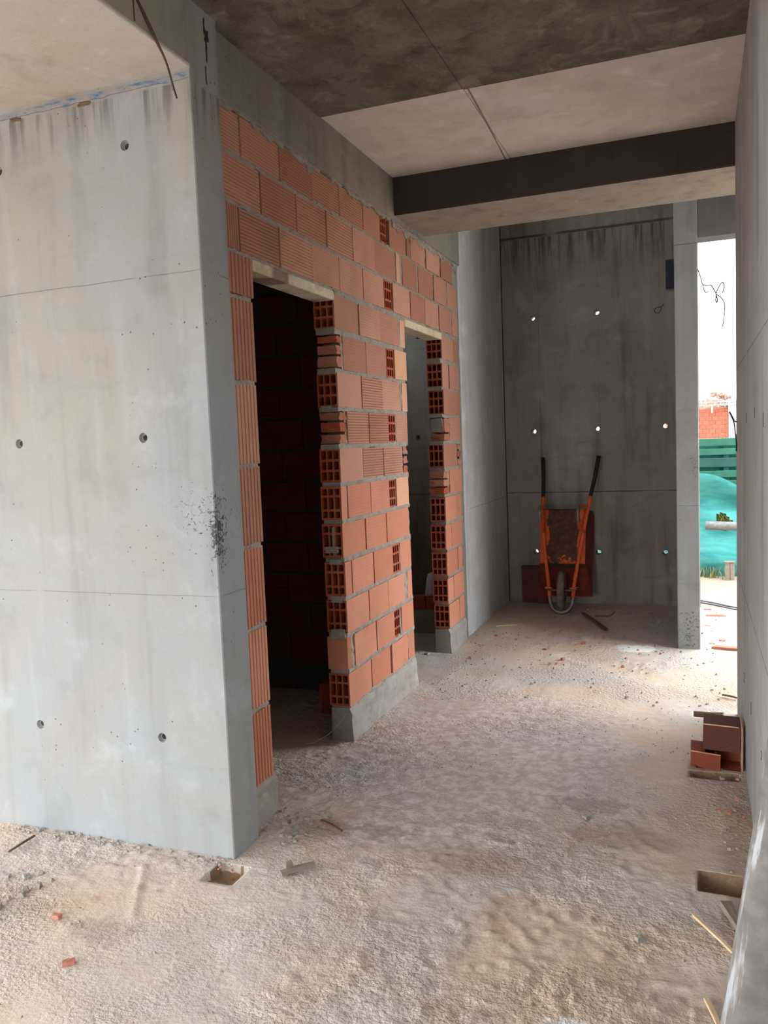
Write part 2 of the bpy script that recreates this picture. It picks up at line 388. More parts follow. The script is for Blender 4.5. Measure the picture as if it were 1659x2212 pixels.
# ceilings
cl = empty('ceiling'); S(cl, 'raw concrete corridor ceiling, one bay stained dark brown and one pale', 'ceiling')
box('panel', (-1.70, -.945), (-2.5, 3.618), (3.036, 3.22), M['dark_ceiling'], cl, .003)
box('panel', (-.943, 2.6), (-2.5, 3.621), (3.034, 3.22), M['dark_ceiling'], cl, .003)
box('panel', (-1.70, -.948), (3.622, 4.62), (3.040, 3.22), M['light_ceiling'], cl, .003)
box('panel', (-.946, 2.6), (3.624, 4.62), (3.042, 3.22), M['light_ceiling'], cl, .003)
tube('board_fin', [(-.925, 3.63, 3.04), (-.945, 4.1, 3.041), (-.972, 4.6, 3.04)], .004, M['side_beam'], cl, 6)
box('panel', (.34, 1.35), (4.62, 6.1), (3.04, 3.22), M['light_ceiling'], cl, .003)
S(box('ceiling_left', (-6.0, -1.600), (-2.5, 2.49), (2.806, 3.0), M['soffit_left'], None, .003), 'pale low slab soffit in the top left corner', 'ceiling')
S(box('trim_1', (-1.75, -1.598), (-2.5, 2.486), (2.814, 3.06), M['edge'], None, .003), 'grey slab edge stepping up beside the pale low soffit', 'slab edge')
S(box('ceiling_rooms', (-3.75, -1.76), (2.67, 7.47), (2.83, 3.0), M['room']), 'slab over the side rooms behind the brick partition', 'ceiling')
S(box('ceiling_back', (-1.8, 1.3), (5.0, 7.6), (4.1, 4.3), M['room']), 'higher slab above the back niche', 'ceiling')

# beam along the brick wall, cross beam
sb = box('trim_2', (-1.80, -1.634), (2.67, 6.0), (2.80, 3.3), M['side_beam'], None, .004)
S(sb, 'grey concrete beam running above the brick partition', 'beam')
cb = box('trim_3', (-1.70, 1.35), (4.60, 5.155), (2.826, 3.3), M['beam_soffit'], None, .006)
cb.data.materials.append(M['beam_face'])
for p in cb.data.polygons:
    if p.normal.y < -.7: p.material_index = 1  # front face takes the black material, the rest stays pale
S(cb, 'concrete cross beam with a black face and a pale brown underside', 'beam')

box('chalk_mark', (-1.636, -1.6315), (4.90, 5.15), (2.812, 2.8262), bl, cb)
# niche wall, back wall, column wall, right wall
nw = box('wall_niche', (-1.80, XB), (6.0, 7.47), (-.1, 4.1), M['niche'], None, .004); S(nw, 'grey concrete niche wall just beyond the end of the bricks', 'wall')
box('corner_groove', (XB-.001, XB+.007), (7.459, 7.468), (0, 3.4), plain('joint_filler', lin(52, 56, 64), .8), nw)
bw = box('wall_back', (-3.75, .02), (7.47, 7.60), (-.1, 4.1), M['back'])
cs = []
for hx, hz in ((-1.374, 2.583), (-.810, 2.584), (-1.386, 1.567), (-.823, 1.568), (-.253, 1.567), (-1.391, .463), (-.831, .463), (-.261, .465)):
    cs.append(cone_y(hx, hz, 7.46, 7.50, .024, .019)); cs.append(cone_y(hx, hz, 7.49, 7.70, .019, .021))
cs.append(cone_y(-2.496, 1.557, 7.46, 7.52, .024, .016))
cut(bw, cs)
S(bw, 'dark grey concrete back wall with bright tie holes and drip stains', 'wall')
def craggy(name, pts, w, mat, parent):
    v, f = [], []
    for i, p in enumerate(spline(pts, 14)):
        a = w*(.5+vn(i*.7, 2.2, 5)); v += [(p.x, p.y, p.z+a), (p.x, p.y, p.z-a)]
        if i: f.append((2*i-2, 2*i-1, 2*i+1, 2*i))
    o = mesh(name, v, f, mat, parent); m = o.modifiers.new('s', 'SOLIDIFY'); m.thickness = .002; return o
craggy('crack_filler', [(-.80, 7.468, 1.355), (-.62, 7.468, 1.43), (-.45, 7.468, 1.47), (-.29, 7.468, 1.54)], .003, M['edge'], bw)
cw = box('wall_column', (-.135, .014), (5.97, 7.47), (-.1, 4.1), M['column'], None, .005)
S(cw, 'slim grey concrete column beside the bright doorway, honeycombed at its foot', 'column')
lt = box('trim_4', (.012, 1.35), (5.972, 6.14), (2.79, 4.1), M['lintel_band'], None, .004)
S(lt, 'concrete lintel band over the bright doorway', 'lintel')
rw = box('wall_right', (.19, .33), (1.58, 4.60), (-.1, 3.04), M['right'], None, .005)
cs = [cone_y(.0, .0, 0, 1, .01, .01)]; bpy.data.objects.remove(cs[0])
for k, (yy, zz, hh) in enumerate(((3.15, 1.56, .035), (3.65, 1.55, .04), (2.75, 1.53, .045), (3.4, .42, .05), (2.85, .44, .03), (3.9, .40, .045))):
    box('form_tie_slot', (.1885, .1915), (yy, yy+.006), (zz-hh/2, zz+hh/2), M['beam_face'], rw)
S(rw, 'smooth grey concrete wall with vertical streaks along the right edge', 'wall')
# wall behind the photographer, then unseen walls added to block and steer light
S(box('wall_behind', (-1.0, 2.6), (-1.75, -1.6), (-.1, 3.04), M['niche']), 'concrete wall behind the viewpoint', 'wall')
S(box('wall_leak_stop', (-1.8, 1.35), (5.02, 5.15), (3.2, 4.3), M['room']), 'unseen wall added above the cross beam to keep skylight out', 'wall')  # added out of view, closes a light leak over the beam
S(box('wall_added_rear', (2.45, 2.6), (-1.6, -.4), (-.1, 3.04), M['niche']), 'unseen wall added behind and right of the viewpoint to block light', 'wall')  # added out of view, keeps direct light off the first room's floor
S(box('wall_added_side', (2.45, 2.6), (1.2, 4.6), (-.1, 3.04), M['niche']), 'unseen wall added right of the corridor, its end set for the light', 'wall')  # added out of view, gap before it lights the end wall's side
# far walls of the side rooms
S(box('wall_room_left', (-3.75, -3.6), (2.67, 5.0), (-.1, 2.83), M['room']), 'outer wall of the side rooms, behind the partition', 'wall')

S(box('wall_room_window', (-3.75, -3.6), (5.0, 7.47), (-.1, 2.52), M['room']), 'window parapet of the second side room, behind the partition', 'wall')
# ------------------------------------------------------------------ bricks
def ribprofile(n, d):
    P = []; p = 1.0/n
    for i in range(n): P += [(i*p, -d), (i*p+.14*p, 0.0), (i*p+.80*p, 0.0), (i*p+.94*p, -d)]
    P.append((1.0, -d)); return P
def ribbrick(name, n, d, T=.11, vertical=False):
    """unit brick: face on x=0, y 0..1, z 0..1, ribs run along y (or z)"""
    P = ribprofile(n, d); k = len(P); v, f = [], []
    for e in (0.0, 1.0):
        for s, dx in P: v.append((dx, s, e) if vertical else (dx, e, s))
        for s in (1.0, 0.0): v.append((-T, s, e) if vertical else (-T, e, s))
    m = k+2
    for i in range(m): f.append((i, (i+1) % m, m+(i+1) % m, m+i))
    f += [tuple(range(m)), tuple(range(m, 2*m))]
    me = bpy.data.meshes.new(name); me.from_pydata(v, [], f); me.update()
    bm = bmesh.new(); bm.from_mesh(me); bmesh.ops.recalc_face_normals(bm, faces=bm.faces); bm.to_mesh(me); bm.free()
    return me
def hollow(name, cols, rows, A, B, D, face_rib=0.0, cap=.9):
    """unit end-on hollow block: holes open on the w=0 side; a across, b up, w into the block. cols/rows: fractions of each cell"""
    t = .066; v, f, fi = [], [], []
    def vid(a, b, w): v.append((a, b, w)); return len(v)-1
    def cuts(fr):
        tot = sum(fr); free = 1-t*(len(fr)+1); e = [0.0]
        for q in fr: e.append(e[-1]+t); e.append(e[-1]+free*q/tot)
        e.append(1.0); return e
    ca, cb_ = cuts(cols), cuts(rows)
    g = {}
    for i, a in enumerate(ca):
        for j, b in enumerate(cb_): g[i, j] = vid(a, b, 0)
    for i in range(len(ca)-1):
        for j in range(len(cb_)-1):
            if i % 2 and j % 2:
                a0, a1, b0, b1 = ca[i], ca[i+1], cb_[j], cb_[j+1]; q = .028
                o8 = [(a0+q, b0), (a1-q, b0), (a1, b0+q), (a1, b1-q), (a1-q, b1), (a0+q, b1), (a0, b1-q), (a0, b0+q)]
                o = [vid(a, b, 0) for a, b in o8]; p = [vid(a, b, cap) for a, b in o8]
                c = [g[i, j], g[i+1, j], g[i+1, j+1], g[i, j+1]]
                f += [(c[0], o[0], o[7]), (c[1], o[2], o[1]), (c[2], o[4], o[3]), (c[3], o[6], o[5])]
                for k in range(8): f.append((o[k], o[(k+1) % 8], p[(k+1) % 8], p[k]))
                f.append(tuple(p))
            else:
                f.append((g[i, j], g[i+1, j], g[i+1, j+1], g[i, j+1]))
    c = [vid(0, 0, 0), vid(1, 0, 0), vid(1, 1, 0), vid(0, 1, 0)]; d = [vid(0, 0, 1), vid(1, 0, 1), vid(1, 1, 1), vid(0, 1, 1)]
    for k in range(4): f.append((c[k], c[(k+1) % 4], d[(k+1) % 4], d[k]))
    f.append(tuple(d))
    me = bpy.data.meshes.new(name); me.from_pydata([(A(p), B(p), D(p)) for p in v], [], f); me.update(); return me
T = .11
ME = {'rib': ribbrick('brick_ribbed', 12, .0045), 'smooth': ribbrick('brick_smooth', 11, .0008), 'vert': ribbrick('brick_upright', 9, .007, .11, True),
      'hy': hollow('brick_hollow', (1, 1, 1), (1, 1, 1), lambda p: -T+p[0]*T, lambda p: p[2], lambda p: p[1]),
      'hyt': hollow('brick_hollow_tall', (1, 1, 1), (.8, 1.5, .8), lambda p: -T+p[0]*T, lambda p: p[2], lambda p: p[1]),
      'hx': hollow('brick_hollow_end', (1, 1, 1), (.9, 1.2, .9), lambda p: -p[2]*T, lambda p: p[0], lambda p: p[1])}
for k in ME: ME[k].materials.append(M['brick'])
BK = {}
def bmesh_for(kind, mat):
    if (kind, mat) not in BK:
        me = ME[kind].copy(); me.name = 'brick'; me.materials.clear(); me.materials.append(M[mat]); BK[kind, mat] = me
    return BK[kind, mat]
pw = empty('wall_partition', (0, 0, 0)); S(pw, 'unplastered orange hollow-brick partition with two door openings', 'wall')
def brick(kind, y0, y1, z0, z1, mat='brick', dx=0.0):
    o = link('brick', bmesh_for(kind, mat), None, pw)
    j = random.uniform(-.004, .003)
    o.location = (XB+dx+j, y0, z0); o.scale = (1, y1-y0, z1-z0); o.rotation_euler = (random.uniform(-.004, .004), 0, 0); return o

RZ = {'R1': (2.640, 2.795), 'R2': (2.456, 2.628), 'R3': (2.272, 2.440), 'A': (2.080, 2.243), 'B': (1.883, 2.052), 'C': (1.696, 1.866), 'D': (1.510, 1.677), 'E': (1.323, 1.490),
      'F': (1.135, 1.302), 'G': (.945, 1.115), 'H': (.748, .920), 'I': (.562, .727), 'J': (.372, .537), 'K': (.182, .350)}
ROWS = {
'R1': [(2.67, 2.882, 'rib'), (2.892, 3.203, 'rib'), (3.213, 3.524, 'rib'), (3.534, 3.836, 'rib'), (3.846, 4.150, 'rib'), (4.160, 4.403, 'smooth'), (4.414, 4.505, 'hx'), (4.558, 4.840, 'smooth'), (4.850, 4.905, 'vert'), (4.927, 5.199, 'smooth'), (5.232, 5.532, 'smooth'), (5.562, 5.839, 'smooth')],
'R2': [(2.70, 3.028, 'rib'), (3.040, 3.350, 'rib'), (3.360, 3.664, 'rib'), (3.674, 3.984, 'rib'), (3.994, 4.300, 'smooth'), (4.309, 4.622, 'smooth'), (4.645, 4.705, 'pale'), (4.762, 5.029, 'smooth'), (5.061, 5.357, 'smooth'), (5.386, 5.667, 'smooth'), (5.709, 5.950, 'smooth')],
'R3': [(2.70, 2.842, 'vert'), (2.850, 3.166, 'rib'), (3.176, 3.486, 'rib'), (3.496, 3.800, 'smooth'), (3.810, 4.113, 'smooth'), (4.126, 4.429, 'smooth'), (4.436, 4.545, 'hx'), (4.569, 4.867, 'smooth'), (4.886, 5.170, 'smooth'), (5.180, 5.473, 'smooth'), (5.487, 5.759, 'smooth'), (5.809, 5.950, 'smooth')],
'A': [(3.722, 4.023, 'hy'), (4.034, 4.337, 'smooth'), (4.346, 4.636, 'smooth'), (4.678, 4.762, 'pale'), (5.530, 5.823, 'hy'), (5.833, 5.940, 'smooth')],
'B': [(3.808, 4.109, 'smooth'), (4.121, 4.423, 'smooth'), (4.435, 4.544, 'hx'), (4.555, 4.760, 'pale'), (5.522, 5.672, 'hy'), (5.688, 5.930, 'smooth')],
'C': [(3.722, 4.024, 'hyr'), (4.036, 4.334, 'rib'), (4.344, 4.637, 'smooth'), (4.668, 4.758, 'pale'), (5.520, 5.824, 'hy'), (5.835, 5.941, 'smooth')],
'D': [(3.819, 4.103, 'rib'), (4.117, 4.409, 'rib'), (4.422, 4.538, 'hx'), (4.552, 4.750, 'smooth'), (5.670, 5.940, 'smooth')],
'E': [(3.714, 4.007, 'hyr'), (4.020, 4.317, 'rib'), (4.328, 4.622, 'rib'), (5.500, 5.816, 'hyt')],
'F': [(3.706, 3.773, 'hyt'), (3.785, 4.090, 'smooth'), (4.103, 4.388, 'smooth'), (4.394, 4.502, 'hx'), (4.512, 4.724, 'pale'), (5.619, 5.930, 'smooth')],
'G': [(3.706, 4.000, 'hyt'), (4.014, 4.313, 'smooth'), (4.328, 4.700, 'smooth'), (5.480, 5.772, 'hyt'), (5.800, 5.919, 'smooth')],
'H': [(3.710, 3.788, 'hyt'), (3.801, 4.089, 'smooth'), (4.105, 4.393, 'smooth'), (4.402, 4.515, 'hx'), (4.532, 4.728, 'smooth'), (5.476, 5.617, 'hyt'), (5.637, 5.914, 'smooth')],
'I': [(3.706, 3.996, 'hyt'), (4.012, 4.297, 'smooth'), (4.315, 4.588, 'smooth'), (4.645, 4.727, 'smooth'), (5.480, 5.752, 'hyt'), (5.773, 5.891, 'smooth')],
'J': [(3.706, 3.757, 'vert'), (3.794, 4.089, 'smooth'), (4.106, 4.383, 'smooth'), (4.398, 4.496, 'hx'), (4.518, 4.734, 'smooth'), (5.474, 5.616, 'hyt'), (5.636, 5.910, 'smooth')],
'K': [(3.709, 4.006, 'hyt'), (4.022, 4.306, 'smooth'), (4.324, 4.502, 'smooth'), (4.511, 4.606, 'smooth'), (4.618, 4.733, 'vert'), (5.490, 5.749, 'hyt'), (5.777, 5.906, 'smooth')]}
for rn, row in ROWS.items():
    z0, z1 = RZ[rn]; low = rn in 'FGHIJK'
    for y0, y1, kd in row:
        mt = 'brick_low' if low else 'brick'
        if kd == 'pale': kd, mt = 'smooth', 'brick_pale'
        if kd in ('hy', 'hyt', 'hyr'):
            # hollow end towards the opening, ribbed skin on the corridor face
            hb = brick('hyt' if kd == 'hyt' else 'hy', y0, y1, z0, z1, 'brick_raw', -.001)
            sk = brick('rib' if kd == 'hyr' else 'smooth', y0, y1, z0, z1, mt); sk.scale.x = .05; sk.name = 'brick_face'; sk.location.x = hb.location.x+.0025
        elif kd == 'hx':
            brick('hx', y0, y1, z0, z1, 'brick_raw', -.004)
        else:
            brick(kd, y0, y1, z0, z1, mt)
# upright bricks on the left side of the first opening
for k, (z0, z1) in enumerate(((2.103, 2.256), (1.772, 2.086), (1.445, 1.757), (1.128, 1.434), (.798, 1.112), (.472, .782), (.150, .454))):
    brick('vert', 2.685, 2.934-.006*k, z0, z1, 'brick' if k < 4 else 'brick_low')
# broken filler pieces toothed into the joints
def filler(y0, y1, zs, seed, mt='chip'):
    for k, (a, b) in enumerate(zs):
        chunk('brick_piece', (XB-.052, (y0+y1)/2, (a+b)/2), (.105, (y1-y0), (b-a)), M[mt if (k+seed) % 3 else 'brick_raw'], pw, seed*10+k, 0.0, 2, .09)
filler(3.726, 3.785, ((1.893, 1.945), (1.957, 1.998), (2.012, 2.044)), 1)
filler(3.724, 3.798, ((1.515, 1.560), (1.575, 1.620), (1.632, 1.670)), 2)
filler(4.645, 4.712, ((1.328, 1.370), (1.385, 1.425), (1.440, 1.485)), 3)
filler(5.528, 5.650, ((1.515, 1.560), (1.572, 1.668)), 4)
filler(5.840, 5.925, ((1.330, 1.375), (1.392, 1.432), (1.445, 1.482)), 5)
filler(5.470, 5.575, ((1.140, 1.182), (1.195, 1.240), (1.252, 1.296)), 6)
# mortar beds
def strip(y0, y1, z0, z1, name='mortar_bed', proud=.0, rag=.006, deep=.104, seed=0, ragtop=None):
    n = max(3, int((y1-y0)/.014)); v, f = [], []
    for i in range(n+1):
        y = y0+(y1-y0)*i/n; s = y*38
        zt = z1+n1(s, seed+1)*2*(rag if ragtop is None else ragtop); zb = z0+(n1(s, seed+2)*1.4+n1(s*.21, seed+7)*1.8)*rag
        xf = XB-.004+proud+n1(s*.9, seed+3)*.009
        v += [(XB-deep, y, zb), (xf, y, zb), (xf+.002+n1(s*1.7, seed+4)*.008, y, (zb+zt)/2), (xf, y, zt), (XB-deep, y, zt)]
        if i:
            a, b = 5*i-5, 5*i
            f += [(a+k, a+(k+1) % 5, b+(k+1) % 5, b+k) for k in range(5)]
    f += [tuple(range(5)), tuple(range(5*n, 5*n+5))]
    return mesh(name, v, f, M['mortar'], pw)
order = ['R1', 'R2', 'R3', 'A', 'B', 'C', 'D', 'E', 'F', 'G', 'H', 'I', 'J', 'K']
for i in range(len(order)-1):
    hi, lo = order[i], order[i+1]; z0, z1 = RZ[lo][1], RZ[hi][0]
    if lo in ('R2', 'R3'): segs = [(2.69, 5.955)]
    elif lo == 'A': segs = [(2.69, 5.955)]; z0 = 2.258
    else: segs = [(3.712, 4.738), (5.496, 5.935)]
    for k, (a, b) in enumerate(segs): strip(a, b, z0-.003, z1+.003, seed=i*3+k, rag=.007 if i < 3 else .005)
strip(3.725, 4.765, 2.240, 2.262, seed=61); strip(5.53, 5.94, 2.236, 2.262, seed=62)
strip(2.67, 5.98, 2.782, 2.812, seed=70, proud=.010, rag=.022, ragtop=.0)             # mortar smeared under the beam
strip(4.60, 5.95, 2.760, 2.80, seed=71, proud=.006, rag=.03, ragtop=.0)
for a, b, s in ((3.712, 4.732, 80), (5.496, 5.92, 81)): strip(a, b, .170, .190, seed=s, proud=.002, rag=.010)
for k, z in enumerate((2.094, 1.764, 1.439, 1.120, .790, .463)): strip(2.685, 2.915-.006*k, z-.012, z+.010, seed=90+k, rag=.006)
# upright mortar joints
def perp(y0, y1, z0, z1, seed):
    n = 9; v, f = [], []
    for i in range(n+1):
        z = z0+(z1-z0)*i/n; a = y0+n1(z*45, seed)*.012; b = y1+n1(z*45, seed+1)*.012; xf = XB-.005+n1(z*40, seed+2)*.008
        v += [(XB-.1, a, z), (xf, a, z), (xf, b, z), (XB-.1, b, z)]
        if i: p, q = 4*i-4, 4*i; f += [(p+k, p+(k+1) % 4, q+(k+1) % 4, q+k) for k in range(4)]
    f += [(0, 1, 2, 3), tuple(range(4*n, 4*n+4))]; mesh('mortar_joint', v, f, M['mortar'], pw)
PJ = [('R2', 4.625, 4.642), ('R2', 4.708, 4.760), ('R2', 5.030, 5.060), ('R2', 5.358, 5.384), ('R2', 5.668, 5.708), ('R1', 4.908, 4.925), ('R1', 5.200, 5.230), ('R1', 5.533, 5.560), ('R1', 5.84, 5.955),
      ('R3', 4.868, 4.885), ('R3', 5.760, 5.808), ('A', 4.638, 4.676), ('C', 4.639, 4.666), ('D', 3.800, 3.818), ('B', 3.784, 3.806), ('D', 4.540, 4.551), ('E', 4.622, 4.648), ('H', 4.517, 4.531),
      ('I', 4.590, 4.643), ('J', 4.497, 4.517), ('J', 3.758, 3.792), ('F', 5.575, 5.617), ('D', 5.652, 5.669), ('E', 5.818, 5.845), ('K', 4.607, 4.617), ('F', 3.774, 3.784), ('G', 4.695, 4.722), ('H', 5.618, 5.636), ('G', 5.773, 5.799)]
for k, (r, a, b) in enumerate(PJ): perp(a, b, RZ[r][0]-.004, RZ[r][1]+.004, 200+4*k)
# end joint against the niche wall
v, f = [], []
for i in range(60):
    z = .0+i*2.83/59; a = 5.925+n1(z*14, 5)*.03; xf = XB-.012+n1(z*22, 6)*.012
    v += [(XB-.1, a, z), (xf, a, z), (xf, 6.0, z), (XB-.1, 6.0, z)]
    if i: p, q = 4*i-4, 4*i; f += [(p+k, p+(k+1) % 4, q+(k+1) % 4, q+k) for k in range(4)]
f += [(0, 1, 2, 3), tuple(range(236, 240))]; mesh('end_joint', v, f, M['side_beam'], pw)
# mortar splashes on the jamb blocks
for k, (x, y, z, w, h) in enumerate(((-1.70, 3.706, 1.03, .012, .14), (-1.715, 3.706, .985, .07, .03), (-1.70, 3.705, .555, .075, .05), (-1.71, 3.712, 1.692, .05, .02), (-1.70, 5.515, 1.62, .08, .09), (-1.70, 3.706, .925, .06, .025), (-1.70, 3.706, .735, .06, .03))):
    chunk('mortar_splash', (x, y-.001, z), (w, .012, h), M['mortar'], pw, 300+k, 0, 2)
# cement kerb below the bricks
def kerb(y0, y1, seed):
    n = max(4, int((y1-y0)/.03)); m = 7; v, f = [], []
    for i in range(n+1):
        y = y0+(y1-y0)*i/n
        prof = [(XB-.108+n1(y*9, seed+9)*.01, -.02)]
        for j in range(m):
            q = j/(m-1); prof.append((XB+.006+n1(y*11+j*3.1, seed+j)*.012-(.012 if j == m-1 else 0)+.012*(1-q)**3, -.03+q*.205+n1(y*30, seed+20)*.006*(j == m-1)))
        prof.append((XB-.106, .172))
        v += [(a, y+0, b) for a, b in prof]
        k = len(prof)
        if i: p, q = k*(i-1), k*i; f += [(p+c, p+(c+1) % k, q+(c+1) % k, q+c) for c in range(k)]
    f += [tuple(range(k)), tuple(range(k*n, k*n+k))]; return mesh('kerb', v, f, M['plinth'], pw)
kerb(2.672, 2.905, 1); kerb(3.705, 4.738, 2); kerb(5.488, 5.93, 3)
# lintels
def stain_soffit():
    t = NT('lintel_stained'); n = t.noise(7, 5, .6, .8); s = t.noise(3.4, 3, .5, .4, t.vadd(t.co, (2, 2, 8)))
    col = t.mix(t.step(n, .4, .65), lin(206, 194, 172), lin(176, 158, 132))
    col = t.mix(t.math('MULTIPLY', t.step(s, .50, .62), .75), col, lin(92, 66, 44))
    return t.done(col, .8, t.bump(t.noise(60, 4), .3, .003))
M['lintel_s'] = stain_soffit()
box('lintel', (XB-.112, XB-.001), (2.935, 3.728), (2.214, 2.260), M['lintel_s'], pw, .004)
box('lintel', (XB-.112, XB+.001), (4.764, 5.532), (2.212, 2.258), M['lintel'], pw, .004)
for a in ((2.69, 2.94),): box('mortar_pad', (XB-.1, XB-.006), a, (2.252, 2.27), M['mortar'], pw)

# ------------------------------------------------------------------ the side rooms
# brick wall inside the dark first room
rp = empty('wall_room_divider'); S(rp, 'brick dividing wall deep inside the dark first room', 'wall')
YD = 4.45
dm = ME['smooth'].copy(); dm.materials.clear(); dm.materials.append(M['brick_shade_toned'])
box('mortar_core', (-3.6, -1.76), (YD+.012, YD+.10), (0, 2.83), M['mortar_shade_toned'], rp)
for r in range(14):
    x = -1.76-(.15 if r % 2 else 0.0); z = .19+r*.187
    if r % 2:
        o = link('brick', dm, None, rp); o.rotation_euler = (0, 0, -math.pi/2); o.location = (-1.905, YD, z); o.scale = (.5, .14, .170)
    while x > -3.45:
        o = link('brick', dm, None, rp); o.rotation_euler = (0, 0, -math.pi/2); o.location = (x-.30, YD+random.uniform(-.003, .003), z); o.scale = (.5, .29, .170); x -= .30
# parapet in the second room, a plastered low wall with a diagonal flight behind it
S(box('wall_parapet', (-2.6, -1.76), (6.05, 6.16), (-.05, .19), M['plinth'], None, .01), 'low cement parapet in the second room, seen through the far opening', 'wall')
v = [(-1.82, 6.40, .46), (-2.35, 7.2, .34), (-2.35, 7.40, .34), (-1.82, 6.75, .46)]
fl2 = mesh('wall_ramp', v+[(a, b, c-.10) for a, b, c in v], [(0, 1, 2, 3), (4, 5, 6, 7), (0, 1, 5, 4), (1, 2, 6, 5), (2, 3, 7, 6), (3, 0, 4, 7)], M['plinth'])
S(fl2, 'sloping rough cement ledge at the back of the second room', 'ledge')
for k in (4, 5, 6, 7): fl2.data.vertices[k].co.z = -.02
for k, (x, lab) in enumerate(((-2.18, 'orange hollow brick on the low parapet, left of the pale bag'), (-2.005, 'orange hollow brick on the low parapet, under the pale bag'))):
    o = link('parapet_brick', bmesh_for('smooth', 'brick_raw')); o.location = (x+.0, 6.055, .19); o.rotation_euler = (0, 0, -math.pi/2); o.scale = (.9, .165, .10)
    tag(o, lab, 'brick', 'bricks on the parapet')
# cement bag
def bag():
    v, f = [], []; n, m = 9, 9
    for s in (0, 1):
        for i in range(n):
            for j in range(m):
                a, b = i/(n-1), j/(m-1); bul = math.sin(math.pi*a)**.5*math.sin(math.pi*b)**.5*.03
                v.append((-2.03+a*.16+.01*b, 6.10+b*.05+(bul if s else -bul)-.012*math.sin(a*9), .29+b*.165+.02*math.sin(a*5)*b))
    for s in (0, 1):
        for i in range(n-1):
            for j in range(m-1): p = s*n*m+i*m+j; f.append((p, p+1, p+m+1, p+m))
    o = mesh('cement_bag', v, f, plain('paper_white', lin(214, 218, 226), .6, var=.08), None, True)
    tag(o, 'crumpled pale cement bag on the bricks seen through the far opening', 'bag'); return o
bag()
# short upright brick standing in the dark room
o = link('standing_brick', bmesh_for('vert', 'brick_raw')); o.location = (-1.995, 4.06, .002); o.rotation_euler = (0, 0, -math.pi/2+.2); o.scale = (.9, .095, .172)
tag(o, 'red brick standing on end in the dark first room', 'brick')
tag(tube('iron_bar', [(-2.43, 7.35, 2.80), (-2.42, 7.33, 2.60), (-2.415, 7.33, 2.47)], .017, plain('dark_iron', lin(48, 42, 38), .6, .5), None, 8, 3), 'dark iron bar hanging in the second room above the far opening', 'bar')

# ------------------------------------------------------------------ wheelbarrow leaning on the back wall
M['orange'] = None
def orange_paint(name, amt, scale=9):
    t = NT(name); n = t.noise(scale, 6, .65, .5); f = t.noise(60, 4)
    col = t.mix(t.step(f, .3, .7), lin(206, 88, 44), lin(222, 102, 54))
    col = t.mix(t.step(n, amt-.03, amt+.03), col, lin(92, 54, 40))
    return t.done(col, .55, t.bump(n, .3, .004))
M['orange'] = orange_paint('orange_paint', .64, 14); M['tubepaint'] = orange_paint('orange_tube_paint', .68, 20)
def tubmat():
    t = NT('worn_orange_tub'); x, y, z = t.sep(); n = t.noise(7, 5, .6, .4); n2 = t.noise(26, 5, .7)
    # paint survives towards the edges of the pan, rust in the middle
    cx = t.math('DIVIDE', t.math('ABSOLUTE', t.math('ADD', x, .012)), .128)
    cz = t.math('DIVIDE', t.math('ABSOLUTE', t.math('SUBTRACT', z, .80)), .36)
    d = t.math('ADD', t.math('MAXIMUM', cx, cz), t.math('MULTIPLY', t.math('SUBTRACT', n, .5), 1.1))
    m = t.step(d, .96, 1.0)
    rust = t.mix(t.step(n2, .35, .7), lin(66, 44, 36), lin(98, 66, 52)); paint = t.mix(t.step(n2, .3, .7), lin(200, 84, 44), lin(220, 100, 56))
    return t.done(t.mix(m, rust, paint), .7, t.bump(t.math('ADD', n2, m), .3, .003))
M['tub'] = tubmat()
M['steel'] = plain('scuffed_steel', lin(150, 142, 136), .5, .6, .2, 22); M['grip'] = plain('black_grip', lin(40, 36, 34), .5, 0, .25, 40)
M['tyre'] = plain('muddy_tyre', lin(132, 120, 106), .95, 0, .25, 25, .01); M['hub'] = plain('blue_black_rim', lin(52, 62, 74), .6, .2)
TH = math.radians(18.0); CS, SN = math.cos(TH), math.sin(TH)
wbw = empty('wheelbarrow', (-1.09, 6.93, .018)); wbw.rotation_euler = (-TH, 0, 0)      # local: x across, y behind, z up along the frame
tag(wbw, 'orange wheelbarrow stood on its nose against the dark back wall', 'wheelbarrow')
U0 = 1.09
L = lambda x, v, w: (x+U0, -w, v)       # (across, along, towards the camera)
tube('nose_guard', [L(-1.192, .135, 0), L(-1.178, .07, 0), L(-1.145, .02, 0), L(-1.09, .0, .0), L(-1.035, .02, 0), L(-1.002, .07, 0), L(-.992, .135, 0)], .0165, M['steel'], wbw, 10, 6)
for s, P in ((0, [L(-1.190, .13, 0), L(-1.203, .25, 0), L(-1.242, .52, 0), L(-1.262, .72, 0), L(-1.277, .89, -.005), L(-1.277, 1.02, -.02)]), (1, [L(-.994, .13, 0), L(-.985, .25, 0), L(-.945, .52, 0), L(-.915, .72, 0), L(-.892, .87, -.005), L(-.868, 1.02, -.02)])):
    fr = tube('frame_tube', P, .0165, M['tubepaint'], wbw, 10, 5)
    e = P[-1]
    top = L(-1.293, 1.385, -.03) if s == 0 else L(-.805, 1.385, -.03)
    md_ = tuple((a+b)/2+(0.004 if i == 0 else 0) for i, (a, b) in enumerate(zip(e, top)))
    tube('handle_grip', [e, md_, top], [.0165, .0175, .0185], M['grip'], wbw, 10, 4)
for x0, x1, xm in ((-1.262, -1.277, -1.258), (-.915, -.892, -.938)):
    tube('leg', [L(x0, .70, .005), L(xm-.0, .72, .10), L(xm, .765, .19)], .0155, M['tubepaint'], wbw, 10, 5)
    tube('leg_foot', [L(xm, .76, .185), L(xm, .80, .225), L(xm, .85, .225), L(xm, .885, .195)], .0165, M['steel'], wbw, 10, 5)
    tube('leg', [L(xm, .88, .2), L((xm+x1)/2, .905, .11), L(x1, .915, .005)], .0155, M['tubepaint'], wbw, 10, 5)
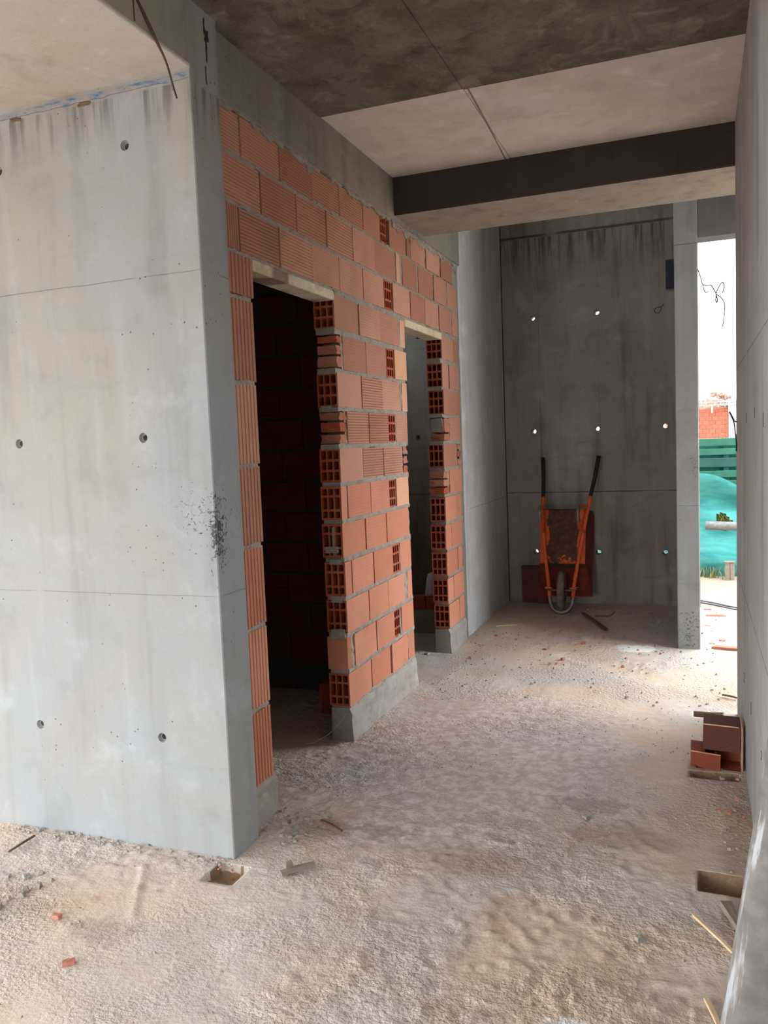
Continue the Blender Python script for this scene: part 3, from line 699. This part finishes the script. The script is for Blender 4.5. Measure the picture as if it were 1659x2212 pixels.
def tub():
    bm = bmesh.new()
    def ring(xa, xb, va, vb, w, crown=0.0):
        pts = []; n = 6
        for (p, q) in (((xa, va), (xb, va)), ((xb, va), (xb, vb)), ((xb, vb), (xa, vb)), ((xa, vb), (xa, va))):
            for i in range(n):
                a = i/n; x = p[0]+(q[0]-p[0])*a; v = p[1]+(q[1]-p[1])*a
                if crown and abs(p[1]-vb) < 1e-6 and abs(q[1]-vb) < 1e-6: v += crown*math.sin(math.pi*a)
                pts.append(bm.verts.new(L(x, v, w)))
        return pts
    R = [ring(-1.285, -.915, .44, .90, -.022), ring(-1.295, -.903, .425, .91, -.034), ring(-1.300, -.895, .395, .92, -.07), ring(-1.318, -.868, .185, .94, -.27, .02), ring(-1.326, -.860, .175, .948, -.275, .02),
         ring(-1.314, -.872, .19, .936, -.268, .02), ring(-1.292, -.903, .40, .912, -.075), ring(-1.28, -.92, .445, .895, -.03)]
    for a, b in zip(R[:-1], R[1:]):
        for i in range(len(a)): bm.faces.new((a[i], a[(i+1) % len(a)], b[(i+1) % len(a)], b[i]))
    bm.faces.new(R[0]); bm.faces.new(R[-1])
    bmesh.ops.recalc_face_normals(bm, faces=bm.faces)
    me = bpy.data.meshes.new('tub'); bm.to_mesh(me); bm.free(); o = link('tub', me, M['tub'], wbw)
    me.materials.append(plain('dull_red_paint', lin(124, 54, 40), .7, 0, .2, 14))
    for p in me.polygons:
        if p.center.y > .045: p.material_index = 1
    return o
tub()
M['rustplate'] = plain('rusty_plate', lin(58, 42, 36), .8, .2)
box('cross_plate', (-.16, .17), (-.006, .002), (.385, .42), M['rustplate'], wbw)
# wheel
def wheel():
    R0, r, n, m = .128, .036, 40, 12; v, f = [], []
    for i in range(n):
        a = 2*math.pi*i/n
        for j in range(m):
            b = 2*math.pi*j/m; kn = 1.0+(.05 if (i % 2 and math.cos(b) > .3) else 0)
            q = R0+r*math.cos(b)*1.15*kn; v.append((r*math.sin(b)*.86, q*math.cos(a), q*math.sin(a)))
    for i in range(n):
        for j in range(m): f.append((i*m+j, i*m+(j+1) % m, ((i+1) % n)*m+(j+1) % m, ((i+1) % n)*m+j))
    o = mesh('tyre', v, f, M['tyre'], wbw, True); o.location = L(-1.088, .19, .012); o.rotation_euler = (0, 0, .06)
    v, f = [], []
    for x in (-.018, .018):
        for rr in (.105, .05, .02):
            for i in range(20): a = 2*math.pi*i/20; v.append((x*(1 if rr > .04 else 1.6), rr*math.cos(a), rr*math.sin(a)))
    for s in (0, 60):
        for k in (0, 20):
            for i in range(20): f.append((s+k+i, s+k+(i+1) % 20, s+k+20+(i+1) % 20, s+k+20+i))
        f.append(tuple(range(s+40, s+60)))
    h = mesh('wheel_rim', v, f, M['hub'], wbw); h.location = o.location; h.rotation_euler = o.rotation_euler
wheel()
tube('axle', [L(-1.205, .19, .012), L(-.98, .19, .012)], .009, M['steel'], wbw, 8, 1)
for x in (-1.198, -.990):
    box('axle_clamp', (x+U0-.03, x+U0+.026), (-.03, .022), (.198, .213), M['tubepaint'], wbw, .003)
box('clamp_bolt', (-.985+U0, -.945+U0), (-.012, -.004), (.214, .220), M['steel'], wbw)
# dark red board behind it
o = box('red_board', (-1.515, -1.285), (7.40, 7.445), (.0, .342), plain('dark_red_paint', lin(104, 46, 38), .6, 0, .2, 12), None, .004)
o2 = box('board_rail', (-1.515, -1.285), (7.393, 7.401), (.32, .342), plain('dark_red_edge', lin(84, 36, 30), .6), o)
tag(o, 'dark red board propped in the niche corner behind the wheelbarrow', 'board')

# ------------------------------------------------------------------ loose things on the floor
def placed(kind, mat, name, loc, scale, rot, label, group=None):
    o = link(name, bmesh_for(kind, mat)); o.location = loc; o.scale = scale; o.rotation_euler = rot; tag(o, label, 'brick', group); return o
# two cut bricks by the right wall: box body with ribbed top
def cutbrick(name, x, y, z, mat, label, chipped=False, ribs=9):
    r = empty(name, (x[0], y[0], z[0])); tag(r, label, 'brick')
    W, D, H = x[1]-x[0], y[1]-y[0], z[1]-z[0]
    P = []; p = D/ribs
    for i in range(ribs): P += [(i*p, 0), (i*p+.72*p, 0), (i*p+.78*p, -.004), (i*p+.95*p, -.004)]
    P.append((D, 0)); v, f = [], []
    for e in (0, W):
        sh = [(yy, H+dz) for yy, dz in P]
        sh += [(D, 0), (0, 0)]
        v += [(e, a, b) for a, b in sh]
    m = len(P)+2
    for i in range(m): f.append((i, (i+1) % m, m+(i+1) % m, m+i))
    f += [tuple(range(m)), tuple(range(m, 2*m))]
    b = mesh('brick_body', v, f, M[mat], r)
    if chipped:
        for q in b.data.vertices:
            if q.co.x < .01 and q.co.z < .01: q.co.x += .028; q.co.z += .0
    # skins left standing proud at the broken edge
    box('brick_shell', (0, W*.94), (-.002, .0), (H-.003, H+.002), M['brick_pale'], r)
    return r
lo = empty('cut_brick', (-.036, 3.785, 0)); tag(lo, 'red cut brick, open at one end, lying under the brown one by the right wall', 'brick')
def plate(name, pts, y0, y1, mat, parent):
    n = len(pts); v = [(a, y0, b) for a, b in pts]+[(a, y1, b) for a, b in pts]
    return mesh(name, v, [tuple(range(n)), tuple(range(n, 2*n))]+[(k, (k+1) % n, n+(k+1) % n, n+k) for k in range(n)], M[mat], parent)
plate('front_wall', [(0, .084), (.004, .048), (.012, .026), (.03, .016), (.08, .006), (.122, .0), (.124, .074)], 0, .012, 'brick_shade', lo)
plate('rim', [(0, .084), (.124, .074), (.124, .077), (0, .087)], -.001, .006, 'brick_pale', lo)
plate('back_wall', [(0, 0), (.206, 0), (.206, .072), (0, .084)], .132, .145, 'brick_shade', lo)
plate('side_wall', [(0, .012), (.012, .006), (.012, .083), (0, .084)], .012, .132, 'brick_shade', lo)
plate('bottom_wall', [(.02, -.004), (.206, -.004), (.206, .006), (.02, .006)], .012, .132, 'brick_shade', lo)
for k in range(7): plate('rib', [(.002, .079), (.060, .074), (.060, .080), (.002, .0855)], .016+k*.017, .026+k*.017, 'brick_shade', lo)
plate('web', [(.100, .006), (.108, .006), (.108, .074), (.100, .075)], .014, .132, 'brick_shade', lo)
up = cutbrick('cut_brick', (.014, .168), (3.815, 3.96), (.088, .204), 'brick_dark', 'brown cut brick with a ribbed top, set on the red one by the right wall')
up.rotation_euler = (0, .03, -.02)
sh = box('brick_shard', (.1735, .1785), (3.80, 3.95), (.0, .205), M['brick_pale'], None, .002); sh.rotation_euler = (0, 0, 0)
tag(sh, 'thin pale brick shard standing between the brown brick and the right wall', 'shard')

# wooden offcuts
def woodmat(name, a, b):
    t = NT(name); n = t.noise(8, 5, .6, .3, t.vmul(t.co, (1, 1, 1))); w = t.noise(60, 4, .6, .2, t.vmul(t.co, (.2, 1, 1)))
    return t.done(t.mix(t.step(w, .35, .65), a, b), .85, t.bump(w, .4, .003))
M['wood_pale'] = woodmat('pine_pale', lin(196, 168, 132), lin(212, 186, 150)); M['wood_grey'] = woodmat('wood_grey', lin(118, 106, 94), lin(142, 130, 116)); M['wood_dark'] = woodmat('wood_dark', lin(84, 64, 48), lin(108, 84, 64))
def stick(name, a, b, w, h, mat, label, z=.008, cat='stick', taper=.8):
    A, B = Vector((*a, z)), Vector((*b, z+.002)); d = B-A; Ln = d.length
    v = [(0, -w/2, 0), (0, w/2, 0), (0, w/2, h), (0, -w/2, h)]
    mid = [(Ln*.5, y*1.0+.002, zz+.002) for _, y, zz in v]; end = [(Ln, y*taper, zz) for _, y, zz in v]
    V = v+mid+end; F = [(0, 1, 2, 3), (8, 9, 10, 11)]
    for s in (0, 4): F += [(s+k, s+(k+1) % 4, s+4+(k+1) % 4, s+4+k) for k in range(4)]
    o = mesh(name, V, F, M[mat]); o.location = A; o.rotation_euler = (0, 0, math.atan2(d.y, d.x)); tag(o, label, cat); return o
stick('wooden_lath', (-.02, 2.575), (.135, 2.33), .010, .008, 'wood_pale', 'thin pale wooden lath on the floor at the lower right, ending behind the grey pole', .012)
stick('wooden_lath', (.012, 2.185), (.055, 2.03), .012, .010, 'wood_pale', 'split pale wooden lath cut off by the bottom edge beside the grey pole', .010)
stick('wood_offcut', (.075, 2.665), (.135, 2.47), .036, .022, 'wood_grey', 'short grey wood offcut between the floor pocket and the grey pole', .006)
stick('wood_strip', (-.905, 6.93), (-.655, 6.36), .026, .018, 'wood_dark', 'dark wooden strip on the floor in front of the wheelbarrow', .008)
stick('wood_splinter', (-1.415, 2.84), (-1.298, 2.780), .010, .007, 'wood_dark', 'dark splinter on the floor below the first door opening', .010)
a = stick('wood_scrap', (-1.375, 2.425), (-1.29, 2.520), .026, .010, 'wood_grey', 'grey broken wood scrap on the floor right of the end wall corner', .010)
v = [(.02, 0, .004), (.055, .012, .004), (.05, .024, .03), (.028, .02, .028)]
mesh('splinter', v+[(p, q+.005, r) for p, q, r in v], [(0, 1, 2, 3), (4, 5, 6, 7), (0, 1, 5, 4), (1, 2, 6, 5), (2, 3, 7, 6), (3, 0, 4, 7)], M['wood_grey'], a)
stick('wood_splinter', (-2.465, 2.405), (-2.462, 2.27), .008, .006, 'wood_dark', 'thin dark splinter on the sandy floor at the left edge', .008)
stick('wood_splinter', (.125, 4.90), (.20, 4.86), .012, .008, 'wood_dark', 'dark splinter on the sunlit floor near the end of the right wall', .008)
tag(tube('bent_twig', [(-.80, 6.88, .012), (-.74, 6.87, .015), (-.68, 6.90, .014), (-.65, 6.93, .04)], .006, M['wood_dark'], None, 6, 3), 'bent dark twig beside the wooden strip near the wheelbarrow', 'twig')
stick('wood_splinter', (-1.52, 6.35), (-1.36, 6.42), .012, .008, 'wood_pale', 'pale splinter at the foot of the niche wall', .008)
# brick crumbs
CR = [((-1.965, 1.985), .022, 'small red brick crumb on the sand at the lower left'), ((-1.75, 1.80), .026, 'brown brick crumb near the bottom left of the floor'), ((-1.80, 5.42), .030, 'dark stone lying in the far door opening'),
      ((-1.28, 5.98), .018, 'red brick crumb below the niche wall, left of the others'), ((-1.02, 5.72), .022, 'red brick crumb in the middle of the floor before the niche'), ((-.78, 5.95), .026, 'orange brick crumb near the dark wooden strip'),
      ((-.86, 5.50), .020, 'reddish brick crumb nearest the camera before the niche'), ((-1.45, 6.05), .024, 'brick crumb beside the foot of the niche wall'), ((-.42, 3.17), .022, 'dark pebble alone on the grey floor, mid corridor'),
      ((-.30, 6.75), .030, 'dark clod in the shadowed corner behind the column'), ((-.17, 2.42), .020, 'grey pebble right of centre on the near floor')]
for k, (p, s, lab) in enumerate(CR):
    red = 'brick' in lab
    o = chunk('brick_crumb' if red else 'pebble', (p[0], p[1], s*.3), (s*1.2, s*.8, s*.6), M['chip'] if red else M['edge'], None, 500+k, k*.7, 2)
    tag(o, lab, 'crumb' if red else 'pebble', 'brick crumbs on the floor' if red else 'loose pebbles on the floor')
# uncountable grit
def grit(name, spots, label, mat, seed):
    rg = random.Random(seed); v, f = [], []
    for (x0, x1, y0, y1, n, smin, smax) in spots:
        for _ in range(n):
            x, y = rg.uniform(x0, x1), rg.uniform(y0, y1); s = smin+(smax-smin)*rg.random()**3
            b = len(v); ca, sa = math.cos(x*91), math.sin(x*91); hz_ = rg.uniform(.35, .8)
            for dz in (-1, 1):
                for dx, dy in ((1, 1), (-1, 1), (-1, -1), (1, -1)):
                    k = (1.0 if dz < 0 else .62); px, py = dx*s*k*rg.uniform(.5, 1.2), dy*s*k*rg.uniform(.4, 1.0)
                    v.append((x+px*ca-py*sa, y+px*sa+py*ca, .002+s*.3+dz*s*hz_*rg.uniform(.6, 1.1)))
            for q in ((3, 2, 1, 0), (4, 5, 6, 7), (0, 1, 5, 4), (1, 2, 6, 5), (2, 3, 7, 6), (3, 0, 4, 7)): f.append(tuple(b+k for k in q))
    o = mesh(name, v, f, mat); tag(o, label, 'grit', kind='stuff'); return o
grit('grit', [(-3.0, .17, 1.5, 2.45, 700, .001, .005), (-1.55, .17, 2.5, 4.6, 900, .001, .005), (-1.55, .15, 4.6, 7.3, 500, .002, .010), (-1.62, -1.40, 2.62, 2.95, 90, .004, .016), (-2.6, -1.6, 2.42, 2.485, 160, .002, .009), (-1.6, -1.3, 5.7, 6.6, 90, .003, .014), (.08, .185, 2.9, 4.5, 120, .002, .010), (-2.55, -2.1, 1.9, 2.2, 60, .003, .016)], 'grey grit and crumbs scattered over the screed', M['plinth'], 11)
grit('brick_dust_crumbs', [(-1.5, -.2, 5.2, 6.6, 170, .003, .012), (.03, .18, 3.3, 4.0, 50, .003, .010), (-1.62, -1.56, 2.40, 2.445, 8, .003, .008)], 'orange brick crumbs scattered before the niche', M['chip'], 12)

# leaning cement-splashed pole at the right edge
def polemat():
    t = NT('cement_splashed_steel'); s = t.noise(6, 5, .6, .3, t.vmul(t.co, (7, 7, .8))); n = t.noise(14, 5, .65)
    col = t.mix(t.step(n, .35, .65), lin(104, 100, 97), lin(128, 124, 121))
    col = t.mix(t.step(s, .56, .66), col, lin(172, 176, 180))
    return t.done(col, .65, t.bump(s, .2, .004), 0.0, .5)
PY = 1.50
pb, pt = Vector((.012, PY, .0)), Vector((.250, PY, 1.62))
pl = empty('steel_pole', pb); pl.rotation_euler = (0, math.atan2(pt.x-pb.x, pt.z-pb.z), 0)
tag(pl, 'cement-splashed grey pole leaning in the lower right corner', 'pole')
PL = (pt-pb).length
pm = polemat()
v, f = [], []
for i, (zz, r0, r1) in enumerate(((0.012, .045, .040), (PL, .045, .040))):
    for r in (r0, r1):
        for k in range(24): a = 2*math.pi*k/24; v.append((r*math.cos(a), r*math.sin(a), zz))
for k in range(24):
    j = (k+1) % 24; f += [(k, j, 48+j, 48+k), (24+k, 24+j, 72+j, 72+k), (k, j, 24+j, 24+k), (48+k, 48+j, 72+j, 72+k)]
mesh('pole_tube', v, f, pm, pl, True)
box('base_plate', (-.06, .06), (-.06, .06), (.0, .012), pm, pl, .003)

# ------------------------------------------------------------------ wires
wire = plain('rusty_wire', lin(92, 70, 58), .7, .4); gwire = plain("grey_wire", lin(70, 72, 76), .6, .2); bwire = plain('black_cable', lin(52, 46, 46), .6)
w = empty('tie_wire', (-1.6, 2.2, 2.88)); tag(w, 'rusty double tie wire hanging from the slab edge in front of the end wall', 'wire')
off = Vector((1.6, -2.2, -2.88))
for k, P in enumerate(([(-1.597, 2.195, 2.905), (-1.594, 2.235, 2.86), (-1.590, 2.285, 2.802), (-1.585, 2.325, 2.755), (-1.588, 2.365, 2.690), (-1.596, 2.392, 2.668)], [(-1.597, 2.20, 2.905), (-1.590, 2.242, 2.855), (-1.586, 2.290, 2.798), (-1.584, 2.330, 2.748), (-1.592, 2.372, 2.684)])):
    tube('wire_strand', [Vector(p)+off for p in P], .0032, wire, w, 6, 5)
tube('wire_stub', [Vector(p)+off for p in [(-1.597, 2.19, 2.91), (-1.597, 2.19, 2.822)]], .0025, wire, w, 6, 1)
w = empty('door_wire', (.03, 6.0, 2.56)); tag(w, 'thin twisted grey wire dangling across the top of the bright doorway', 'wire')
off = Vector((-.03, -6.0, -2.56))
for P in ([(.012, 6.0, 2.60), (.034, 6.0, 2.53), (.045, 6.0, 2.488), (.080, 6.01, 2.478), (.098, 6.01, 2.478), (.112, 6.0, 2.45), (.128, 6.0, 2.415), (.125, 6.0, 2.375), (.133, 6.0, 2.36), (.135, 6.0, 2.385), (.128, 6.0, 2.42), (.152, 6.0, 2.472), (.168, 6.0, 2.488), (.178, 6.0, 2.462), (.168, 6.0, 2.418)],
          [(.045, 6.0, 2.488), (.055, 6.0, 2.445), (.068, 6.0, 2.432), (.08, 6.0, 2.44)], [(.130, 6.0, 2.412), (.158, 6.0, 2.39), (.180, 6.0, 2.345), (.178, 6.0, 2.28), (.172, 6.0, 2.225), (.165, 6.0, 2.195)]):
    tube('wire_strand', [Vector(p)+off for p in P], .0038, gwire, w, 6, 5)
tag(tube('black_cable', [(.195, 4.45, 1.543), (.183, 4.56, 1.549), (.178, 4.63, 1.565), (.160, 4.65, 1.60), (.181, 4.645, 1.545), (.186, 4.61, 1.49), (.187, 4.50, 1.44), (.184, 4.46, 1.40)], .0035, bwire, None, 6, 6), 'bent black cable end sticking out at the far edge of the right wall', 'cable')
tag(tube('white_string', [(-1.668, 3.695, .152), (-1.73, 3.66, .07), (-1.82, 3.63, .012), (-1.86, 3.60, .008)], .0016, plain('string_white', lin(190, 186, 178), .8), None, 5, 5), 'thin white string running down from the kerb corner of the first opening', 'string')
jb = box('junction_box', (-.235, -.137), (7.42, 7.47), (2.72, 2.955), plain('dark_blue_grey', lin(62, 68, 84), .7), None, .004); tag(jb, 'dark box high on the back wall beside the column', 'box')
box('box_lid', (-.232, -.137), (7.416, 7.42), (2.74, 2.94), plain('dark_lid', lin(54, 60, 76), .7), jb)
tag(tube('wire_loop', [(-.255, 7.46, 2.60), (-.27, 7.45, 2.575), (-.31, 7.45, 2.57), (-.33, 7.45, 2.545), (-.305, 7.45, 2.522), (-.28, 7.45, 2.54), (-.27, 7.455, 2.57)], .0028, bwire, None, 5, 5), 'small loop of dark wire on the back wall below the dark box', 'wire')

# ------------------------------------------------------------------ outside the doorway
FY = 9.6
M['green'] = plain('green_paint', lin(46, 104, 86), .6, 0, .12, 8); M['green_d'] = plain('green_paint_dull', lin(40, 84, 78), .7, 0, .12, 8)
fe = empty('slat_fence', (0, FY, 0)); tag(fe, 'green horizontal slat fence beyond the yard, above the torn tarpaulin', 'fence')
for k, (z0, z1, mt) in enumerate(((1.345, 1.428, 'green'), (1.245, 1.315, 'green'), (1.115, 1.215, 'green_d'), (1.00, 1.075, 'green'), (.90, .97, 'green'), (.80, .87, 'green'), (.70, .77, 'green'), (.60, .67, 'green'))):
    o = box('slat', (-1.6, 2.6), (-.012+.004*(k % 2), .012), (z0, z1), M[mt], fe, .004); o.rotation_euler = (0, .004*(-1)**k, 0)
box('shade_net', (-1.6, 2.6), (.07, .075), (-.2, 1.40), plain('shade_net_teal', lin(34, 110, 100), .8), fe)
for x in (-1.1, .27, 1.6): box('post', (x, x+.05), (.014, .06), (-.3, 1.43), M['green_d'], fe, .003)
def tarp():
    t = NT('turquoise_tarp'); n = t.noise(4, 4, .6, .3, t.vmul(t.co, (.6, 1, 2.2)))
    m = t.done(t.mix(t.step(n, .35, .68), lin(44, 124, 122), lin(72, 152, 148)), .6, t.bump(t.noise(20, 3), .2, .01))
    xs = np.linspace(-1.6, 2.6, 130); zs = np.linspace(0, 1, 46); v, f = [], []
    for j, s in enumerate(zs):
        for i, x in enumerate(xs):
            top = 1.06-.16*float(np.clip((x-.02)/.5, 0, 1))+.03*math.sin(x*9); z = -.05+s*(top+.05)
            y = FY-.20-.05*math.sin(s*7.5+.6*math.sin(x*1.3))*(.4+vn(x*1.1, s*2, 3))-.10*(float(vn(x*2.2, s*5, 8))-.5)-.10*(1-s)**2
            v.append((x, y, z))
    n_ = len(xs)
    for j in range(len(zs)-1):
        for i in range(n_-1):
            cx, cz = (xs[i]-.245)/.085, (zs[j]-.545)/.085
            if cx*cx+cz*cz*1.0 < 1.0: continue          # torn hole
            f.append((j*n_+i, j*n_+i+1, (j+1)*n_+i+1, (j+1)*n_+i))
    o = mesh('tarpaulin', v, f, m, None, True); tag(o, 'turquoise tarpaulin sagging along the lower fence, torn open', 'tarpaulin'); return o
tarp()
o = tube('drain_pipe', [(.08, FY-.40, .52), (.25, FY-.40, .515), (.9, FY-.40, .50)], .046, plain('grey_pipe', lin(120, 122, 120), .6), None, 12, 2); tag(o, 'grey pipe lying across the tear in the tarpaulin', 'pipe')
M['leafy'] = plain('leaf_yellow_green', lin(150, 160, 84), .7)
def tuft(name, cx, cy, z, n, h, spread, seed, label, mat):
    rg = random.Random(seed); v, f = [], []
    for _ in range(n):
        a = rg.uniform(0, 6.28); r = spread*rg.random(); x, y = cx+r*math.cos(a), cy+r*math.sin(a)*.5; hh = h*rg.uniform(.5, 1); lx = rg.uniform(-.5, .5)*hh; w = .006*rg.uniform(.6, 1.6)
        b = len(v); v += [(x-w, y, z), (x+w, y, z), (x+lx*.4+w*.7, y+.01, z+hh*.6), (x+lx*.4-w*.7, y-.01, z+hh*.6), (x+lx, y, z+hh)]; f += [(b, b+1, b+2, b+3), (b+3, b+2, b+4)]
    o = mesh(name, v, f, mat); tag(o, label, 'weeds', kind='stuff'); return o
tuft('weeds', .25, FY-.10, .42, 60, .25, .14, 3, 'yellow-green weeds showing through the tear in the tarpaulin', M['leafy'])
tuft('dry_grass', .10, FY-.46, -.05, 50, .16, .32, 4, 'dry grass along the foot of the tarpaulin', plain('dry_grass_mat', lin(140, 140, 96), .8))
M['wood_bleached'] = woodmat('wood_bleached', lin(120, 110, 98), lin(136, 126, 114))
p = empty('timber_post', (.305, 9.0, -.05)); tag(p, 'short pale timber post standing at the foot of the tarpaulin', 'post')
for k, x in enumerate((-.042, .002)): box('timber_board', (x, x+.042), (-.025, .025), (0, .215-.008*k), M['wood_bleached'], p, .004)
box('cap', (-.05, .05), (-.03, .03), (.208, .222), M['wood_bleached'], p, .003)
for k, (dy, lab) in enumerate(((0, 'upper of two thin grey cables crossing the yard'), (-.09, 'lower of two thin grey cables crossing the yard'))):
    tag(tube('yard_cable', [(-.4, 7.95+dy, .0), (.0, 7.75+dy, .0), (.15, 7.62+dy, .002), (.30, 7.47+dy, .0), (.7, 7.2+dy, .0)], .008, plain('grey_cable', lin(96, 100, 112), .6), None, 6, 5), lab, 'cable')
DB = [(.06, 7.10, .15, .05, .03, 'flat brick fragment lying in the middle of the yard'), (.10, 6.02, .26, .07, .035, 'long brick fragment just outside the doorway'), (.05, 7.37, .05, .03, .02, 'small brick fragment below the yard cables'), (.04, 6.72, .05, .035, .02, 'small curved brick fragment in the near yard'), (.07, 6.16, .04, .03, .02, 'tiny brick fragment left of the long one outside the doorway'), (.14, 6.25, .04, .03, .025, 'small brick lump behind the long fragment outside the doorway')]
for k, (x, y, a, b, c, lab) in enumerate(DB):
    o = chunk('brick_fragment', (x+a/2, y, -.015+c*.3), (a, b, c), M['chip'], None, 700+k, (-1)**k*.12); tag(o, lab, 'fragment', 'brick fragments in the yard')
# neighbouring house
HY = 18.0
hs = empty('neighbour_house', (0, HY, 0)); tag(hs, 'unfinished red brick house with a broken top course beyond the fence', 'house')
box('wall_core', (-3, .605), (.03, .25), (-.3, 2.0), plain('pale_mortar', lin(196, 170, 150), .9, 0, .08), hs)
M['far_brick'] = brickmat('far_brick', lin(132, 66, 50), lin(146, 76, 58), .05)
bm_u = bpy.data.meshes.new('brick'); v, f = boxdata((0, 1), (0, .05), (0, 1)); bm_u.from_pydata(v, [], f); bm_u.materials.append(M['far_brick'])
M['far_stone'] = brickmat('far_stone', lin(116, 92, 82), lin(138, 112, 98), .1); bm_s = bm_u.copy(); bm_s.materials.clear(); bm_s.materials.append(M['far_stone'])
for r in range(10):
    z = 1.14+r*.084; x = .60
    off = .06 if r % 2 else 0.0
    x1 = .595
    while x1 > -.5:
        wdt = .12-(off if abs(x1-.595) < 1e-6 else 0); o = link('brick', bm_u, None, hs); o.location = (x1-wdt+.006, 0, z); o.scale = (wdt-.009, 1, .072); x1 -= wdt
rg = random.Random(5)
for r in range(3):                                                                     # rubble courses on top
    x = -.5
    while x < .60-(.12 if r == 2 else 0):
        wdt = rg.uniform(.08, .16); o = link('stone', bm_s, None, hs); o.location = (x, rg.uniform(-.02, .02), 1.99+r*.055); o.scale = (wdt-.01, 2.0, .048); x += wdt
for k in range(26):                                                                    # loose pile of bricks on the wall
    x = rg.uniform(.20, .62); z = 2.155+(.13-abs(x-.27)*.32)*rg.random()*1.1
    o = link('stone', bm_s, None, hs); o.location = (x-.03, rg.uniform(0, .1), z); o.rotation_euler = (0, rg.uniform(-.8, .8), rg.uniform(-.5, .5)); o.scale = (.075, 1.5, .038)
box('pillar', (.605, .80), (-.03, .25), (-.3, 2.12), plain('white_render', lin(188, 186, 184), .8, 0, .05), hs)
for k, z in enumerate((2.02, 2.08)): box('board', (.45, .80), (-.09, -.05), (z, z+.04), plain('bleached_board', lin(190, 184, 174), .8), hs)
for x, z0, z1 in ((.60, 1.88, 2.12), (.28, 1.88, 2.0)): box('batten', (x, x+.03), (-.10, -.06), (z0, z1), M['wood_pale'], hs)
